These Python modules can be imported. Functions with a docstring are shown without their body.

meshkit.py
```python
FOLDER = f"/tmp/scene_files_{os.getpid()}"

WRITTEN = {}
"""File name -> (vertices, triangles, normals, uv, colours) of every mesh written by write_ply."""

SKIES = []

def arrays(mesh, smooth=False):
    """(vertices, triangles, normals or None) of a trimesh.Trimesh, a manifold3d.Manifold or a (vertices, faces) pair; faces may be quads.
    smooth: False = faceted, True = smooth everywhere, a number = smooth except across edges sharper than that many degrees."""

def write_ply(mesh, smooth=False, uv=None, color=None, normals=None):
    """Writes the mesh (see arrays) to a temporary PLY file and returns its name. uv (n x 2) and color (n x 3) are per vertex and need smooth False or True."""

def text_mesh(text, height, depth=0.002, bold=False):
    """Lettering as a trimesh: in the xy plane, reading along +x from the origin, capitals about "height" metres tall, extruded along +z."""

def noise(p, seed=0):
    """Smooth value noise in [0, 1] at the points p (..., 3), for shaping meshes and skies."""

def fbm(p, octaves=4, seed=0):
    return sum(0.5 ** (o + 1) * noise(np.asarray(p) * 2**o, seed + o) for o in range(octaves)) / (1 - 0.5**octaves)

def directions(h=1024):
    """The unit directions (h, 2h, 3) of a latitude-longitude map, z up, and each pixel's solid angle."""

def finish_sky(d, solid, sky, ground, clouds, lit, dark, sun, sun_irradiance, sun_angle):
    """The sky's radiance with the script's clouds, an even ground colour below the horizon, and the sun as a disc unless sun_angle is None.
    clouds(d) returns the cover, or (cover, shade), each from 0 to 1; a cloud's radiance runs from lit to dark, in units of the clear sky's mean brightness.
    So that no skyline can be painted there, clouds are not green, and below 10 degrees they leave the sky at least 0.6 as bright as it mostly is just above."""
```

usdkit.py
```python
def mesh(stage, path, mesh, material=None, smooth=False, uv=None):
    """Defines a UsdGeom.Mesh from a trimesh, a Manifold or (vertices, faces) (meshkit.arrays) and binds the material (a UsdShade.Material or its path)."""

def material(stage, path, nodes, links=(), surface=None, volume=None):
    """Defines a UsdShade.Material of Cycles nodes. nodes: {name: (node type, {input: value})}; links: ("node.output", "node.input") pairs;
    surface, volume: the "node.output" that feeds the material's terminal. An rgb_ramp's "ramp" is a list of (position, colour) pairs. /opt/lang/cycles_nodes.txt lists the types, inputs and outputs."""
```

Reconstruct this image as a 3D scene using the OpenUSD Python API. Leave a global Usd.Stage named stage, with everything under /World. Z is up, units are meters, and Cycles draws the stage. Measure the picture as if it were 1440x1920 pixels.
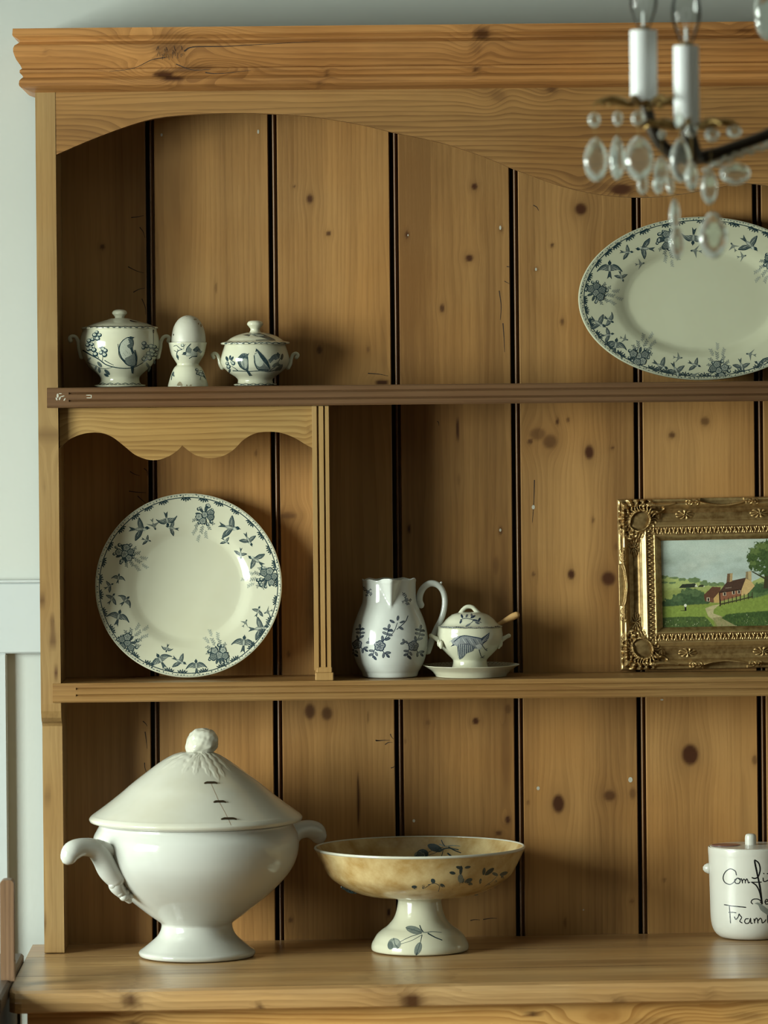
import math, random
import numpy as np, trimesh, usdkit
import shapely
from shapely.geometry import Polygon, LineString, Point
from shapely import affinity
from shapely.ops import unary_union
from scipy.spatial import cKDTree
from pxr import Usd, UsdGeom, UsdLux, UsdShade, Gf, Sdf, Vt
import meshkit

random.seed(7)
RNG = np.random.default_rng(7)
stage = Usd.Stage.CreateInMemory()
UsdGeom.SetStageUpAxis(stage, 'Z'); UsdGeom.SetStageMetersPerUnit(stage, 1.0)
UsdGeom.Xform.Define(stage, '/World'); UsdGeom.Scope.Define(stage, '/World/Looks')

# ---------------------------------------------------------------- camera
F, D = 8800.0, 6.16                    # focal length in pixels, distance camera - back boards (y = 0)
PX, PY, TH = 600.0, 712.0, 0.0095      # principal point, camera roll
ZC = 0.9 + 1052 * D / F                # eye height (worktop at 0.90)
APW = 24.0
cam = UsdGeom.Camera.Define(stage, '/World/camera')
c, s = math.cos(TH), math.sin(TH)
right, up, back = (c, 0, -s), (s, 0, c), (0, -1, 0)
cam.AddTransformOp().Set(Gf.Matrix4d(*right, 0, *up, 0, *back, 0, 0, -D, ZC, 1))
cam.CreateHorizontalApertureAttr(APW); cam.CreateVerticalApertureAttr(APW * 4 / 3)
cam.CreateFocalLengthAttr(F / 1440 * APW)
cam.CreateHorizontalApertureOffsetAttr((720 - PX) / 1440 * APW)
cam.CreateVerticalApertureOffsetAttr(-(960 - PY) / 1440 * APW)
cam.CreateFocusDistanceAttr(D - 0.09); cam.CreateFStopAttr(6.0)
cam.CreateClippingRangeAttr(Gf.Vec2f(0.1, 100))
cam.CreateExposureAttr(0.0)

# ---------------------------------------------------------------- light: daylight through the window of the left wall, and a dim sky
WX, WY0, WY1, WZ0, WZ1 = -2.20, -2.50, -0.95, 0.40, 2.15
SX, SY0, SY1, SZ0, SZ1 = -3.50, -4.40, -1.25, 0.75, 2.90          # bright sky low over the garden, seen through the window
win = UsdLux.RectLight.Define(stage, '/World/window_daylight')
win.CreateWidthAttr(SY1 - SY0); win.CreateHeightAttr(SZ1 - SZ0)
win.CreateIntensityAttr(44.0); win.CreateColorAttr(Gf.Vec3f(0.93, 1.0, 0.93))
win.AddTransformOp().Set(Gf.Matrix4d(0, -1, 0, 0, 0, 0, 1, 0, -1, 0, 0, 0, SX, (SY0 + SY1) / 2, (SZ0 + SZ1) / 2, 1))     # a rect light shines along its local -z
dome = UsdLux.DomeLight.Define(stage, '/World/sky_light')
dome.CreateIntensityAttr(0.25); dome.CreateColorAttr(Gf.Vec3f(0.8, 0.95, 1.0))

# ---------------------------------------------------------------- helpers
def lev(px, py):
    dx, dy = np.asarray(px, float) - PX, np.asarray(py, float) - PY
    return dx * c - dy * s, dx * s + dy * c
def W(px, py, y):                       # world point at depth plane y seen at pixel
    X, Y = lev(px, py); k = (D + y) / F
    return X * k, ZC - Y * k
def WX_(px, py, y): return float(W(px, py, y)[0])
def WZ_(px, py, y): return float(W(px, py, y)[1])
def sc(y): return (D + y) / F
def P3(px, py, y):
    x, z = W(px, py, y); return np.array([float(x), float(y), float(z)])

ORIGIN, USED = {}, {}
def numbered(parent, name):
    k = (parent, name); n = USED.get(k, 0); USED[k] = n + 1
    return name if n == 0 else f'{name}_{n:03d}'
def tag(prim, label=None, cat=None, group=None, kind=None):
    for k, v in (('label', label), ('category', cat), ('group', group), ('kind', kind)):
        if v: prim.SetCustomDataByKey(k, v)
def thing(name, label, cat, loc, group=None):
    path = '/World/' + numbered('/World', name)
    x = UsdGeom.Xform.Define(stage, path); x.AddTranslateOp().Set(Gf.Vec3d(*map(float, loc)))
    ORIGIN[path] = np.array(loc, float); tag(x.GetPrim(), label, cat, group)
    return path
def arr(mesh, smooth):
    if isinstance(mesh, (list,)): mesh = trimesh.util.concatenate(mesh)
    return mesh
def obj(name, mesh, mat, parent='/World', smooth=35, label=None, cat=None, kind=None, attrs=None, knots=None):
    if isinstance(mesh, list): mesh = trimesh.util.concatenate(mesh)
    path = parent + '/' + numbered(parent, name)
    root = '/'.join(path.split('/')[:3]); o = ORIGIN.get(root, np.zeros(3))
    v, f, n = meshkit.arrays(mesh, smooth)
    m = usdkit.mesh(stage, path, (v - o, f), M(mat), False)
    if n is not None:
        m.CreateNormalsAttr(Vt.Vec3fArray.FromNumpy(n.astype(np.float32))); m.SetNormalsInterpolation('vertex')
    attrs = dict(attrs or {})
    if knots is not None:
        attrs['knot'], attrs['warp'] = knot_fields(v, knots)
    for k, a in attrs.items():
        a = np.asarray(a, np.float32)
        if a.ndim == 2:
            UsdGeom.PrimvarsAPI(m).CreatePrimvar(k, Sdf.ValueTypeNames.Color3fArray, 'vertex').Set(Vt.Vec3fArray.FromNumpy(a))
        else:
            UsdGeom.PrimvarsAPI(m).CreatePrimvar(k, Sdf.ValueTypeNames.FloatArray, 'vertex').Set(Vt.FloatArray.FromNumpy(a))
    tag(m.GetPrim(), label, cat, None, kind)
    return path
def knot_fields(v, knots):
    """knots: (x, z, rx, rz, dark) in world metres on the front plane."""
    k, w = np.zeros(len(v)), np.zeros(len(v))
    for (x, z, rx, rz, dk) in knots:
        dx, dz = v[:, 0] - x, v[:, 2] - z
        q = np.sqrt((dx / rx) ** 2 + (dz / rz) ** 2)
        k = np.maximum(k, dk * (np.clip((1.25 - q) / 0.5, 0, 1) * 0.85 + 0.35 * np.exp(-(q / 1.9) ** 2)))
        along = np.exp(-(dz / (rz * 3.2)) ** 2 - (dx / (rx * 2.6)) ** 2)
        w -= dx * along * 0.75
    return np.clip(k, 0, 1), w
def px_knots(lst, y):
    out = []
    for (px, py, rx, rz, dk) in lst:
        x, z = W(px, py, y); k = sc(y); out.append((float(x), float(z), rx * k, rz * k, dk))
    return out
def box(x0, x1, y0, y1, z0, z1, r=0.0):
    if r <= 0:
        b = trimesh.creation.box((x1 - x0, y1 - y0, z1 - z0)); b.apply_translation(((x0 + x1) / 2, (y0 + y1) / 2, (z0 + z1) / 2)); return b
    pts = []
    for sx, ax in ((1, x0), (-1, x1)):
        for sy, ay in ((1, y0), (-1, y1)):
            for sz, az in ((1, z0), (-1, z1)):
                for d in ((r, r, 0), (r, 0, r), (0, r, r)):
                    pts.append((ax + sx * d[0], ay + sy * d[1], az + sz * d[2]))
    return trimesh.convex.convex_hull(np.array(pts))
def extr_xz(poly, y_back, h):           # polygon in (x, z) with thickness h towards the camera
    m = trimesh.creation.extrude_polygon(poly, h, engine='earcut')
    v = m.vertices.copy(); m.vertices = np.c_[v[:, 0], y_back - v[:, 2], v[:, 1]]; return m
def extr_yz(poly, x0, x1):              # polygon in (y, z) extruded along x
    m = trimesh.creation.extrude_polygon(poly, x1 - x0, engine='earcut')
    v = m.vertices.copy(); m.vertices = np.c_[x0 + v[:, 2], v[:, 0], v[:, 1]]; return m
def roundp(poly, r): return poly.buffer(-r, quad_segs=5).buffer(r, quad_segs=5)
def fine(m, size): 
    v, f = trimesh.remesh.subdivide_to_size(m.vertices, m.faces, size, max_iter=12)
    m2 = trimesh.Trimesh(v, f, process=False); m2.merge_vertices(); return m2
def spline(pts, n=5):
    p = np.array(pts, float); q = np.vstack([2 * p[0] - p[1], p, 2 * p[-1] - p[-2]]); out = []
    for i in range(1, len(q) - 2):
        a, b, cc, d = q[i - 1], q[i], q[i + 1], q[i + 2]
        for t in np.linspace(0, 1, n, endpoint=False):
            out.append(0.5 * ((2 * b) + (cc - a) * t + (2 * a - 5 * b + 4 * cc - d) * t * t + (3 * b - a - 3 * cc + d) * t ** 3))
    out.append(p[-1]); return np.array(out)
def tube(path, radii, n=14, squash=1.0):
    p = np.array(path, float); r = np.broadcast_to(np.asarray(radii, float), (len(p),))
    t = np.gradient(p, axis=0); t /= np.linalg.norm(t, axis=1)[:, None] + 1e-12
    ref = np.array([0, 1.0, 0]) if abs(t[:, 1]).max() < 0.9 else np.array([0.3, 0.2, 0.93])
    rings = []
    for i in range(len(p)):
        a = np.cross(t[i], ref); a /= np.linalg.norm(a) + 1e-12; b = np.cross(t[i], a)
        th = np.linspace(0, 2 * np.pi, n, endpoint=False)
        rings.append(p[i] + r[i] * (np.cos(th)[:, None] * a + squash * np.sin(th)[:, None] * b))
    v = np.vstack(rings + [p[:1], p[-1:]]); f = []
    L = len(p)
    for i in range(L - 1):
        for j in range(n):
            k = (j + 1) % n
            f += [[i * n + j, i * n + k, (i + 1) * n + k], [i * n + j, (i + 1) * n + k, (i + 1) * n + j]]
    for j in range(n):
        k = (j + 1) % n
        f += [[L * n, k, j], [L * n + 1, (L - 1) * n + j, (L - 1) * n + k]]
    m = trimesh.Trimesh(v, f, process=False); m.fix_normals(); return m
def taper_tube(path, radii, n=14, k=5):
    p = spline(path, k); rr = spline(np.c_[np.array(radii, float), np.zeros(len(radii))], k)[:, 0]
    # round the ends off
    a, b = p[0] + (p[0] - p[1]) / np.linalg.norm(p[0] - p[1]) * rr[0] * 0.7, p[-1] + (p[-1] - p[-2]) / np.linalg.norm(p[-1] - p[-2]) * rr[-1] * 0.7
    a2, b2 = (p[0] * .5 + a * .5), (p[-1] * .5 + b * .5)
    p = np.vstack([a, a2, p, b2, b]); rr = np.r_[rr[0] * .35, rr[0] * .8, rr, rr[-1] * .8, rr[-1] * .35]
    return tube(p, rr, n)
def ellipsoid(cx, rx, sub=3):
    m = trimesh.creation.icosphere(sub); m.apply_scale(rx); m.apply_translation(cx); return m
def revolve(rz, cx, cy, n=96):
    rz = np.array(rz, float); th = np.linspace(0, 2 * np.pi, n, endpoint=False); L = len(rz)
    v = np.stack([cx + rz[:, 0][:, None] * np.cos(th), cy + rz[:, 0][:, None] * np.sin(th), np.repeat(rz[:, 1][:, None], n, 1)], -1).reshape(-1, 3)
    i, j = np.meshgrid(np.arange(L - 1), np.arange(n), indexing='ij'); k = (j + 1) % n
    a, b, d, e = i * n + j, i * n + k, (i + 1) * n + k, (i + 1) * n + j
    f = np.vstack([np.c_[a.ravel(), b.ravel(), d.ravel()], np.c_[a.ravel(), d.ravel(), e.ravel()]])
    m = trimesh.Trimesh(v, f, process=False); m.merge_vertices(); m.update_faces(m.nondegenerate_faces()); m.fix_normals(); return m
class Lathe:
    """A turned piece: px centre, axis depth y, profile of (radius px, pixel row), smoothed."""
    def __init__(self, cx, cyref, y, prof, base=None, n=5, close=True):
        self.y, self.k = y, sc(y); self.x = WX_(cx, cyref, y)
        Y = [lev(cx, p[1])[1] for p in prof]
        rz = np.array([(p[0] * self.k, ZC - yy * self.k) for p, yy in zip(prof, Y)])
        if base is not None: rz[:, 1] += base - rz[:, 1].min()
        self.prof = spline(rz, n); self.prof[:, 0] = np.maximum(self.prof[:, 0], 0)
        o = np.argsort(self.prof[:, 1]); self.rz = self.prof[o]
        self.close = close
    def mesh(self, n=96):
        p = self.prof
        if self.close: p = np.vstack([[0, p[0, 1]], p, [0, p[-1, 1]]])
        return revolve(p, self.x, self.y, n)
    def clip(self):
        p = self.rz[::2]; X = np.r_[self.x - p[:, 0] * .985, (self.x + p[:, 0] * .985)[::-1]] / self.k; Yy = (ZC - np.r_[p[:, 1], p[::-1, 1]]) / self.k
        q = Polygon(np.c_[X * c + Yy * s + PX, -X * s + Yy * c + PY + 2]); return (q if q.is_valid else q.buffer(0)).buffer(0).union(affinity.translate(q.buffer(0), 0, 8))
    def R(self, z): return np.interp(z, self.rz[:, 1], self.rz[:, 0])
    def project(self, px, py, off):
        px, py = np.asarray(px, float), np.asarray(py, float)
        y = np.full(px.shape, self.y - 0.02)
        for _ in range(8):
            x, z = W(px, py, y); r = self.R(z)
            y = 0.4 * y + 0.6 * (self.y - np.sqrt(np.maximum(r * r - (x - self.x) ** 2, 0)))
        x, z = W(px, py, y); r = self.R(z); g = (self.R(z + 5e-4) - self.R(z - 5e-4)) / 1e-3
        ny = y - self.y; nx = x - self.x; l = np.maximum(np.hypot(nx, ny), 1e-6)
        nrm = np.stack([nx / l, ny / l, -g], -1); nrm /= np.linalg.norm(nrm, axis=1)[:, None]
        return np.stack([x, y, z], -1) + nrm * off
# ---------------------------------------------------------------- printed decoration: flat shapes in picture pixels laid onto the glazed surface
def print_mesh(shapes, project, step=3.0, off0=0.00012, doff=0.000035):
    """shapes: (polygon px, tone, layer)"""
    V, Fc, T, n = [], [], [], 0
    for poly, tone, layer in shapes:
        for g in getattr(poly, 'geoms', [poly]):
            if g.is_empty or g.geom_type != 'Polygon' or g.area < 0.15: continue
            g = g.simplify(0.12)
            try: v, f = trimesh.creation.triangulate_polygon(g, engine='earcut')
            except Exception: continue
            if len(f) == 0: continue
            v = np.c_[v, np.zeros(len(v))]
            v, f = trimesh.remesh.subdivide_to_size(v, f, step, max_iter=10)
            p = project(v[:, 0], v[:, 1], off0 + doff * layer)
            V.append(p); Fc.append(f + n); T.append(np.full(len(p), tone)); n += len(p)
    if not V: return None, None
    m = trimesh.Trimesh(np.vstack(V), np.vstack(Fc), process=False)
    fn = m.face_normals[:, 1]                     # turn the faces towards the viewer's side
    m.faces[fn > 0] = m.faces[fn > 0][:, ::-1]
    return m, np.concatenate(T)
def put_print(name, shapes, project, parent, mat='ink', step=3.0, label=None, clip=None):
    if clip is None and isinstance(getattr(project, '__self__', None), Lathe): clip = project.__self__.clip()
    if clip is not None: shapes = [(q.buffer(0).intersection(clip), t, l) for q, t, l in shapes]
    shapes = [(q, min(1.0, t * 1.18), l) for q, t, l in shapes]
    groups = [shapes]
    if not any(w in name for w in ('rim', 'border', 'letter', 'crack', 'speck')):      # each motif that stands apart is a part of its own
        un = unary_union([q.buffer(2.2, quad_segs=2) for q, t, l in shapes if not q.is_empty]); gs = list(getattr(un, 'geoms', [un]))
        groups = [[sh for sh in shapes if not sh[0].is_empty and sh[0].intersects(g)] for g in gs]
        big = [g for g in groups if sum(q.area for q, t, l in g) > 14]; small = [sh for g in groups if g not in big for sh in g]
        groups = big or [small]
        if big and small: groups[0] = groups[0] + small
    for g in groups:
        m, t = print_mesh(g, project, step)
        if m is not None: obj(name, m, mat, parent, smooth=True, attrs={'tone': t}, label=label)
def stroke(pts, w, sm=True):
    p = spline(pts, 5) if sm and len(pts) > 2 else np.array(pts, float)
    return LineString(p).buffer(w / 2, quad_segs=3)
def tapered(pts, w0, w1):
    p = spline(pts, 5) if len(pts) > 2 else np.linspace(pts[0], pts[1], 5)
    t = np.gradient(p, axis=0); nn = np.c_[-t[:, 1], t[:, 0]] / (np.linalg.norm(t, axis=1)[:, None] + 1e-9)
    w = np.linspace(w0, w1, len(p))[:, None] / 2
    q = Polygon(np.vstack([p + nn * w, (p - nn * w)[::-1]])); return q if q.is_valid else q.buffer(0)
def leaf(x, y, L, wd, ang):
    t = np.linspace(0, np.pi, 9); a = np.c_[L * (1 - np.cos(t)) / 2, wd / 2 * np.sin(t) ** 1.2]
    q = Polygon(np.vstack([a, (a * [1, -1])[::-1][1:-1]]))
    return affinity.translate(affinity.rotate(q, ang, origin=(0, 0)), x, y)
def placed(polys, cx, cy, size, ang, flip=1):
    """unit shapes (y up) -> pixels; ang degrees counter-clockwise on the picture"""
    out = []
    for q, t, l in polys:
        q = affinity.scale(q, size * flip, -size, origin=(0, 0)); q = affinity.rotate(q, -ang, origin=(0, 0)); out.append((affinity.translate(q, cx, cy), t, l))
    return out
def poly(*p):
    q = Polygon(p); return q if q.is_valid else q.buffer(0)
def ell(x, y, a, b, ang=0): return affinity.translate(affinity.rotate(affinity.scale(Point(0, 0).buffer(1, quad_segs=6), a, b), ang), x, y)
def smoothpoly(pts, n=4):
    p = np.array(pts + [pts[0]], float); q = Polygon(spline(p, n)); return q if q.is_valid else q.buffer(0)
wingL = smoothpoly([(-.05, .26), (-.32, .36), (-.68, .2), (-1, -.22), (-.7, -.1), (-.45, -.12), (-.25, -.16), (-.06, -.12)])
BIRD = {
 'top': [(wingL, .68, 0), (affinity.scale(wingL, -1, 1, origin=(0, 0)), .68, 0), (ell(0, .08, .13, .36), .55, 0), (poly((-.07, -.2), (-.2, -.78), (0, -.6), (.17, -.8), (.08, -.2)), .8, 0),
         (ell(0, .44, .13, .15), .85, 1), (poly((-.06, .56), (0, .68), (.06, .56)), .9, 1), (ell(0, .02, .07, .22), .28, 1), (stroke([(-.95, -.2), (-.62, .17), (-.3, .3)], .07), .95, 1),
         (stroke([(.95, -.2), (.62, .17), (.3, .3)], .07), .95, 1), (stroke([(-.3, .1), (-.6, -.05)], .035), .2, 1), (stroke([(.3, .1), (.6, -.05)], .035), .2, 1), (stroke([(-.2, -.02), (-.42, -.1)], .03), .2, 1), (stroke([(.2, -.02), (.42, -.1)], .03), .2, 1)],
 'side': [(smoothpoly([(-.5, .02), (-.2, .16), (.2, .17), (.5, .12), (.6, 0), (.4, -.16), (0, -.2), (-.35, -.1)]), .5, 0), (smoothpoly([(-.12, .06), (-.2, .5), (-.02, .98), (.2, .55), (.26, .1)]), .7, 0),
          (smoothpoly([(-.1, -.08), (-.45, -.45), (-.5, -.95), (-.05, -.62), (.2, -.14)]), .74, 0), (poly((-.42, .08), (-.95, .3), (-.78, .06), (-1, -.12), (-.4, -.06)), .78, 0),
          (ell(.56, .04, .16, .14), .85, 1), (poly((.68, .08), (.86, .0), (.68, -.04)), .9, 1), (ell(.4, -.06, .16, .09), .08, 1), (stroke([(-.02, .94), (.2, .5), (.26, .1)], .07), .95, 1), (stroke([(-.48, -.92), (-.05, -.6), (.18, -.14)], .07), .95, 1),
          (stroke([(0, .2), (.0, .6)], .035), .22, 1), (stroke([(-.1, -.2), (-.28, -.55)], .035), .22, 1), (ell(-.1, 0, .22, .07), .25, 1)],
 'small': [(smoothpoly([(-.4, .0), (0, .18), (.5, .12), (.55, -.05), (0, -.15)]), .55, 0), (poly((-.15, .05), (-.2, .95), (.22, .12)), .62, 0), (poly((-.1, -.05), (-.5, -.85), (.2, -.1)), .62, 0), (poly((-.35, .03), (-.9, .28), (-.75, 0), (-.9, -.2)), .65, 0),
           (ell(.5, .05, .14, .12), .8, 1)],
}
def blossom(x, y, r, tone, rot=0):
    pet = unary_union([ell(x + .58 * r * math.cos(rot + k * 1.2566), y + .58 * r * math.sin(rot + k * 1.2566), .5 * r, .46 * r) for k in range(5)])
    return [(pet.buffer(.22 * r), .98, 1), (pet, tone, 2), (ell(x, y, .24 * r, .24 * r), .95, 3), (ell(x, y, .12 * r, .12 * r), .05, 4)] + [(stroke([(x + .25 * r * math.cos(a), y + .25 * r * math.sin(a)), (x + .8 * r * math.cos(a), y + .8 * r * math.sin(a))], .1 * r), .9, 3) for a in (rot + k * 1.2566 for k in range(5))]
def sprig(x, y, L, ang, tone, n=7, w=1.0):
    """a faint leafy twig"""
    a = math.radians(ang); ux, uy = math.cos(a), math.sin(a); out = [(stroke([(x, y), (x + ux * L, y + uy * L)], 1.0 * w), tone, 0)]
    for k in range(n):
        t = (k + .6) / n; sd = 1 if k % 2 else -1; out.append((leaf(x + ux * L * t, y + uy * L * t, L * .34, L * .16, ang + sd * 48), tone, 0))
    return out
def cluster(x, y, r, inx, iny, rng):
    """flower bunch at (x, y) with sprays fading towards (inx, iny)"""
    out = []; ang = math.degrees(math.atan2(iny - y, inx - x))
    for da, L, d, t in ((-62, .85, .6, .62), (-35, .95, .75, .55), (30, .95, .75, .55), (60, .85, .65, .6), (0, 1.0, 1.0, .48), (-18, .95, 1.5, .38), (24, .95, 1.45, .36), (4, .9, 1.95, .32)):
        a = math.radians(ang + da * .8); out += sprig(x + r * d * math.cos(a), y + r * d * math.sin(a), r * L * .75, ang + da, t)
    for k in range(12):
        a = rng.uniform(0, 360); d = rng.uniform(.72, 1.12) * r; ex, ey = x + d * math.cos(math.radians(a)), y + d * math.sin(math.radians(a))
        out.append((stroke([(x, y), (ex, ey)], 1.0), .85, 0)); b = rng.uniform(.14, .2) * r
        out += [(ell(ex, ey, b, b), .95, 1), (ell(ex + .2 * b, ey - .2 * b, b * .55, b * .6), .25, 2)]
    for k in range(9):
        a = k * 40 + rng.uniform(-15, 15); out.append((leaf(x + .3 * r * math.cos(math.radians(a)), y + .3 * r * math.sin(math.radians(a)), r * .66, r * .27, a), .8, 1))
    a0 = rng.uniform(0, 6.28)
    for k in range(5):
        a = a0 + k * 1.2566 + rng.uniform(-.3, .3); d = .60 * r if k else .05 * r
        out += [(q, t, l + 1 + 4 * k) for q, t, l in blossom(x + d * math.cos(a), y + d * math.sin(a), r * rng.uniform(.27, .34), rng.uniform(.30, .66), a)]
    return out
def flower_branch(x, y, size, ang=0, flip=1):
    """open flower on a stem with leaves and buds (jug)"""
    S = [(stroke([(0, 0), (.25, .25), (.5, .55), (.62, .9)], .045), .9, 0), (stroke([(0, 0), (-.3, -.15), (-.5, -.6)], .04), .9, 0), (stroke([(0, 0), (.15, -.35), (.32, -.55)], .04), .9, 0), (stroke([(0, 0), (-.3, .25), (-.55, .32)], .035), .85, 0)]
    for (lx, ly, L, w, a, t) in ((.2, .25, .3, .14, 85, .7), (.32, .3, .34, .14, 10, .75), (.5, .6, .32, .13, -20, .7), (.52, .6, .3, .13, 150, .6), (.6, .85, .3, .12, -25, .75), (.6, .85, .3, .12, 160, .7), (.63, .9, .26, .13, 70, .65), (.6, .75, .24, .1, 20, .8),
                                 (-.35, -.25, .3, .13, 165, .65), (-.42, -.4, .28, .13, 190, .7), (-.45, -.5, .3, .13, -60, .8), (-.3, -.3, .26, .12, -70, .6), (.2, -.4, .32, .13, -110, .7), (.25, -.42, .32, .14, -10, .7), (.3, -.52, .26, .12, -55, .8), (-.5, .3, .24, .12, 185, .65), (-.5, .3, .24, .11, 100, .6), (-.3, .2, .22, .1, 120, .7)):
        q = leaf(lx, ly, L, w, a); S += [(q, t, 1), (q.exterior.buffer(.012), .95, 2)]
    for q, t, l in blossom(0, 0, .26, .5): S.append((q, t, l + 2))
    for k in range(7): S.append((stroke([(0, 0), (.2 * math.cos(k * .9), .2 * math.sin(k * .9))], .018), .95, 6))
    return placed(S, x, y, size, ang, flip)

# ---------------------------------------------------------------- materials
MATS = {}
def M(name): return MATS[name]
def mat(name, nodes, links=(), surface=None, **k):
    MATS[name] = usdkit.material(stage, '/World/Looks/' + name, nodes, links, surface, **k); return name
def wood(name, axis='z', light=(.40, .235, .085), dark=(.235, .125, .042), seed=0.0, ring=.35, ringscale=42, rough=.42, fine_amt=.3, blot=.8, spec=.35, distort=7.0):
    st = {'x': (.055, 1, 1), 'y': (1, .055, 1), 'z': (1, 1, .055)}[axis]
    wd = 'x' if axis == 'z' else 'z'
    nodes = {
        'g': ('geometry', {}), 'w': ('attribute', {'attribute': 'warp'}), 'k': ('attribute', {'attribute': 'knot'}),
        'cx': ('combine_xyz', {'y': 0.0, 'z': 0.0}), 'add': ('vector_math', {'math_type': 'add'}),
        'mp': ('mapping', {'location': (seed * 3.1, seed * 1.7, seed * 2.3), 'scale': st}),
        'n1': ('noise_texture', {'scale': 14.0, 'detail': 3.0}), 'n2': ('noise_texture', {'scale': 330.0, 'detail': 2.0, 'roughness': .6}), 'n3': ('noise_texture', {'scale': 60.0, 'detail': 3.0}),
        'wv': ('wave_texture', {'wave_type': 'bands', 'bands_direction': wd, 'profile': 'saw', 'scale': float(ringscale), 'distortion': float(distort), 'detail': 2.0, 'detail_scale': 1.2}),
        'bl': ('noise_texture', {'scale': 5.0, 'detail': 2.0}),
        'r1': ('map_range', {'from_min': .3, 'from_max': .7, 'to_min': -blot * .5, 'to_max': blot * .5, 'clamp': False}),
        'r2': ('map_range', {'from_min': .25, 'from_max': .75, 'to_min': -fine_amt * .5, 'to_max': fine_amt * .5}),
        'r3': ('map_range', {'from_min': .3, 'from_max': .7, 'to_min': -.14, 'to_max': .14}),
        'wr': ('map_range', {'from_min': .35, 'from_max': 1.0, 'to_min': 0.0, 'to_max': ring, 'clamp': True}),
        'a1': ('math', {'math_type': 'add'}), 'a2': ('math', {'math_type': 'add'}), 'a3': ('math', {'math_type': 'add'}), 'a4': ('math', {'math_type': 'add', 'value2': .36, 'use_clamp': True}),
        'mx': ('mix_color', {'a': light, 'b': dark}),
        'blr': ('map_range', {'from_min': .4, 'from_max': .66, 'to_min': 0.0, 'to_max': .6, 'clamp': True}),
        'red': ('mix_color', {'blend_type': 'multiply', 'b': (.86, .72, .54)}),
        'kn': ('mix_color', {'b': (.055, .018, .006)}),
        'bsum': ('math', {'math_type': 'multiply_add', 'value2': .6}),
        'b': ('bump', {'strength': .25, 'distance': .0006}),
        'p': ('principled_bsdf', {'roughness': rough, 'specular_ior_level': spec}),
    }
    links = [('w.fac', 'cx.x' if axis == 'z' else 'cx.z'), ('g.position', 'add.vector1'), ('cx.vector', 'add.vector2'), ('add.vector', 'mp.vector'),
             ('mp.vector', 'n1.vector'), ('mp.vector', 'n2.vector'), ('mp.vector', 'n3.vector'), ('mp.vector', 'wv.vector'), ('g.position', 'bl.vector'),
             ('n1.fac', 'r1.value'), ('n2.fac', 'r2.value'), ('n3.fac', 'r3.value'), ('wv.fac', 'wr.value'), ('r1.result', 'a1.value1'), ('r2.result', 'a1.value2'),
             ('a1.value', 'a2.value1'), ('wr.result', 'a2.value2'), ('a2.value', 'a3.value1'), ('r3.result', 'a3.value2'), ('a3.value', 'a4.value1'), ('a4.value', 'mx.fac'),
             ('bl.fac', 'blr.value'), ('blr.result', 'red.fac'), ('mx.result', 'red.a'), ('red.result', 'kn.a'), ('k.fac', 'kn.fac'), ('kn.result', 'p.base_color'),
             ('n2.fac', 'bsum.value1'), ('wv.fac', 'bsum.value3'), ('bsum.value', 'b.height'), ('b.normal', 'p.normal')]
    return mat(name, nodes, links, 'p.BSDF')
BOARD = []
for i in range(12):
    t = RNG.uniform(-.06, .06); l = np.array([.385, .208, .072]) * (1 + t); d = np.array([.205, .102, .033]) * (1 + t)
    BOARD.append(wood(f'pine_board_{i}', 'z', tuple(l), tuple(d), seed=i * 1.37 + .4, ring=.22, ringscale=30 + 9 * (i % 3), fine_amt=.26, blot=.95))
wood('pine_side', 'z', (.36, .235, .098), (.21, .125, .048), seed=5.5, ring=.15)
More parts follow.
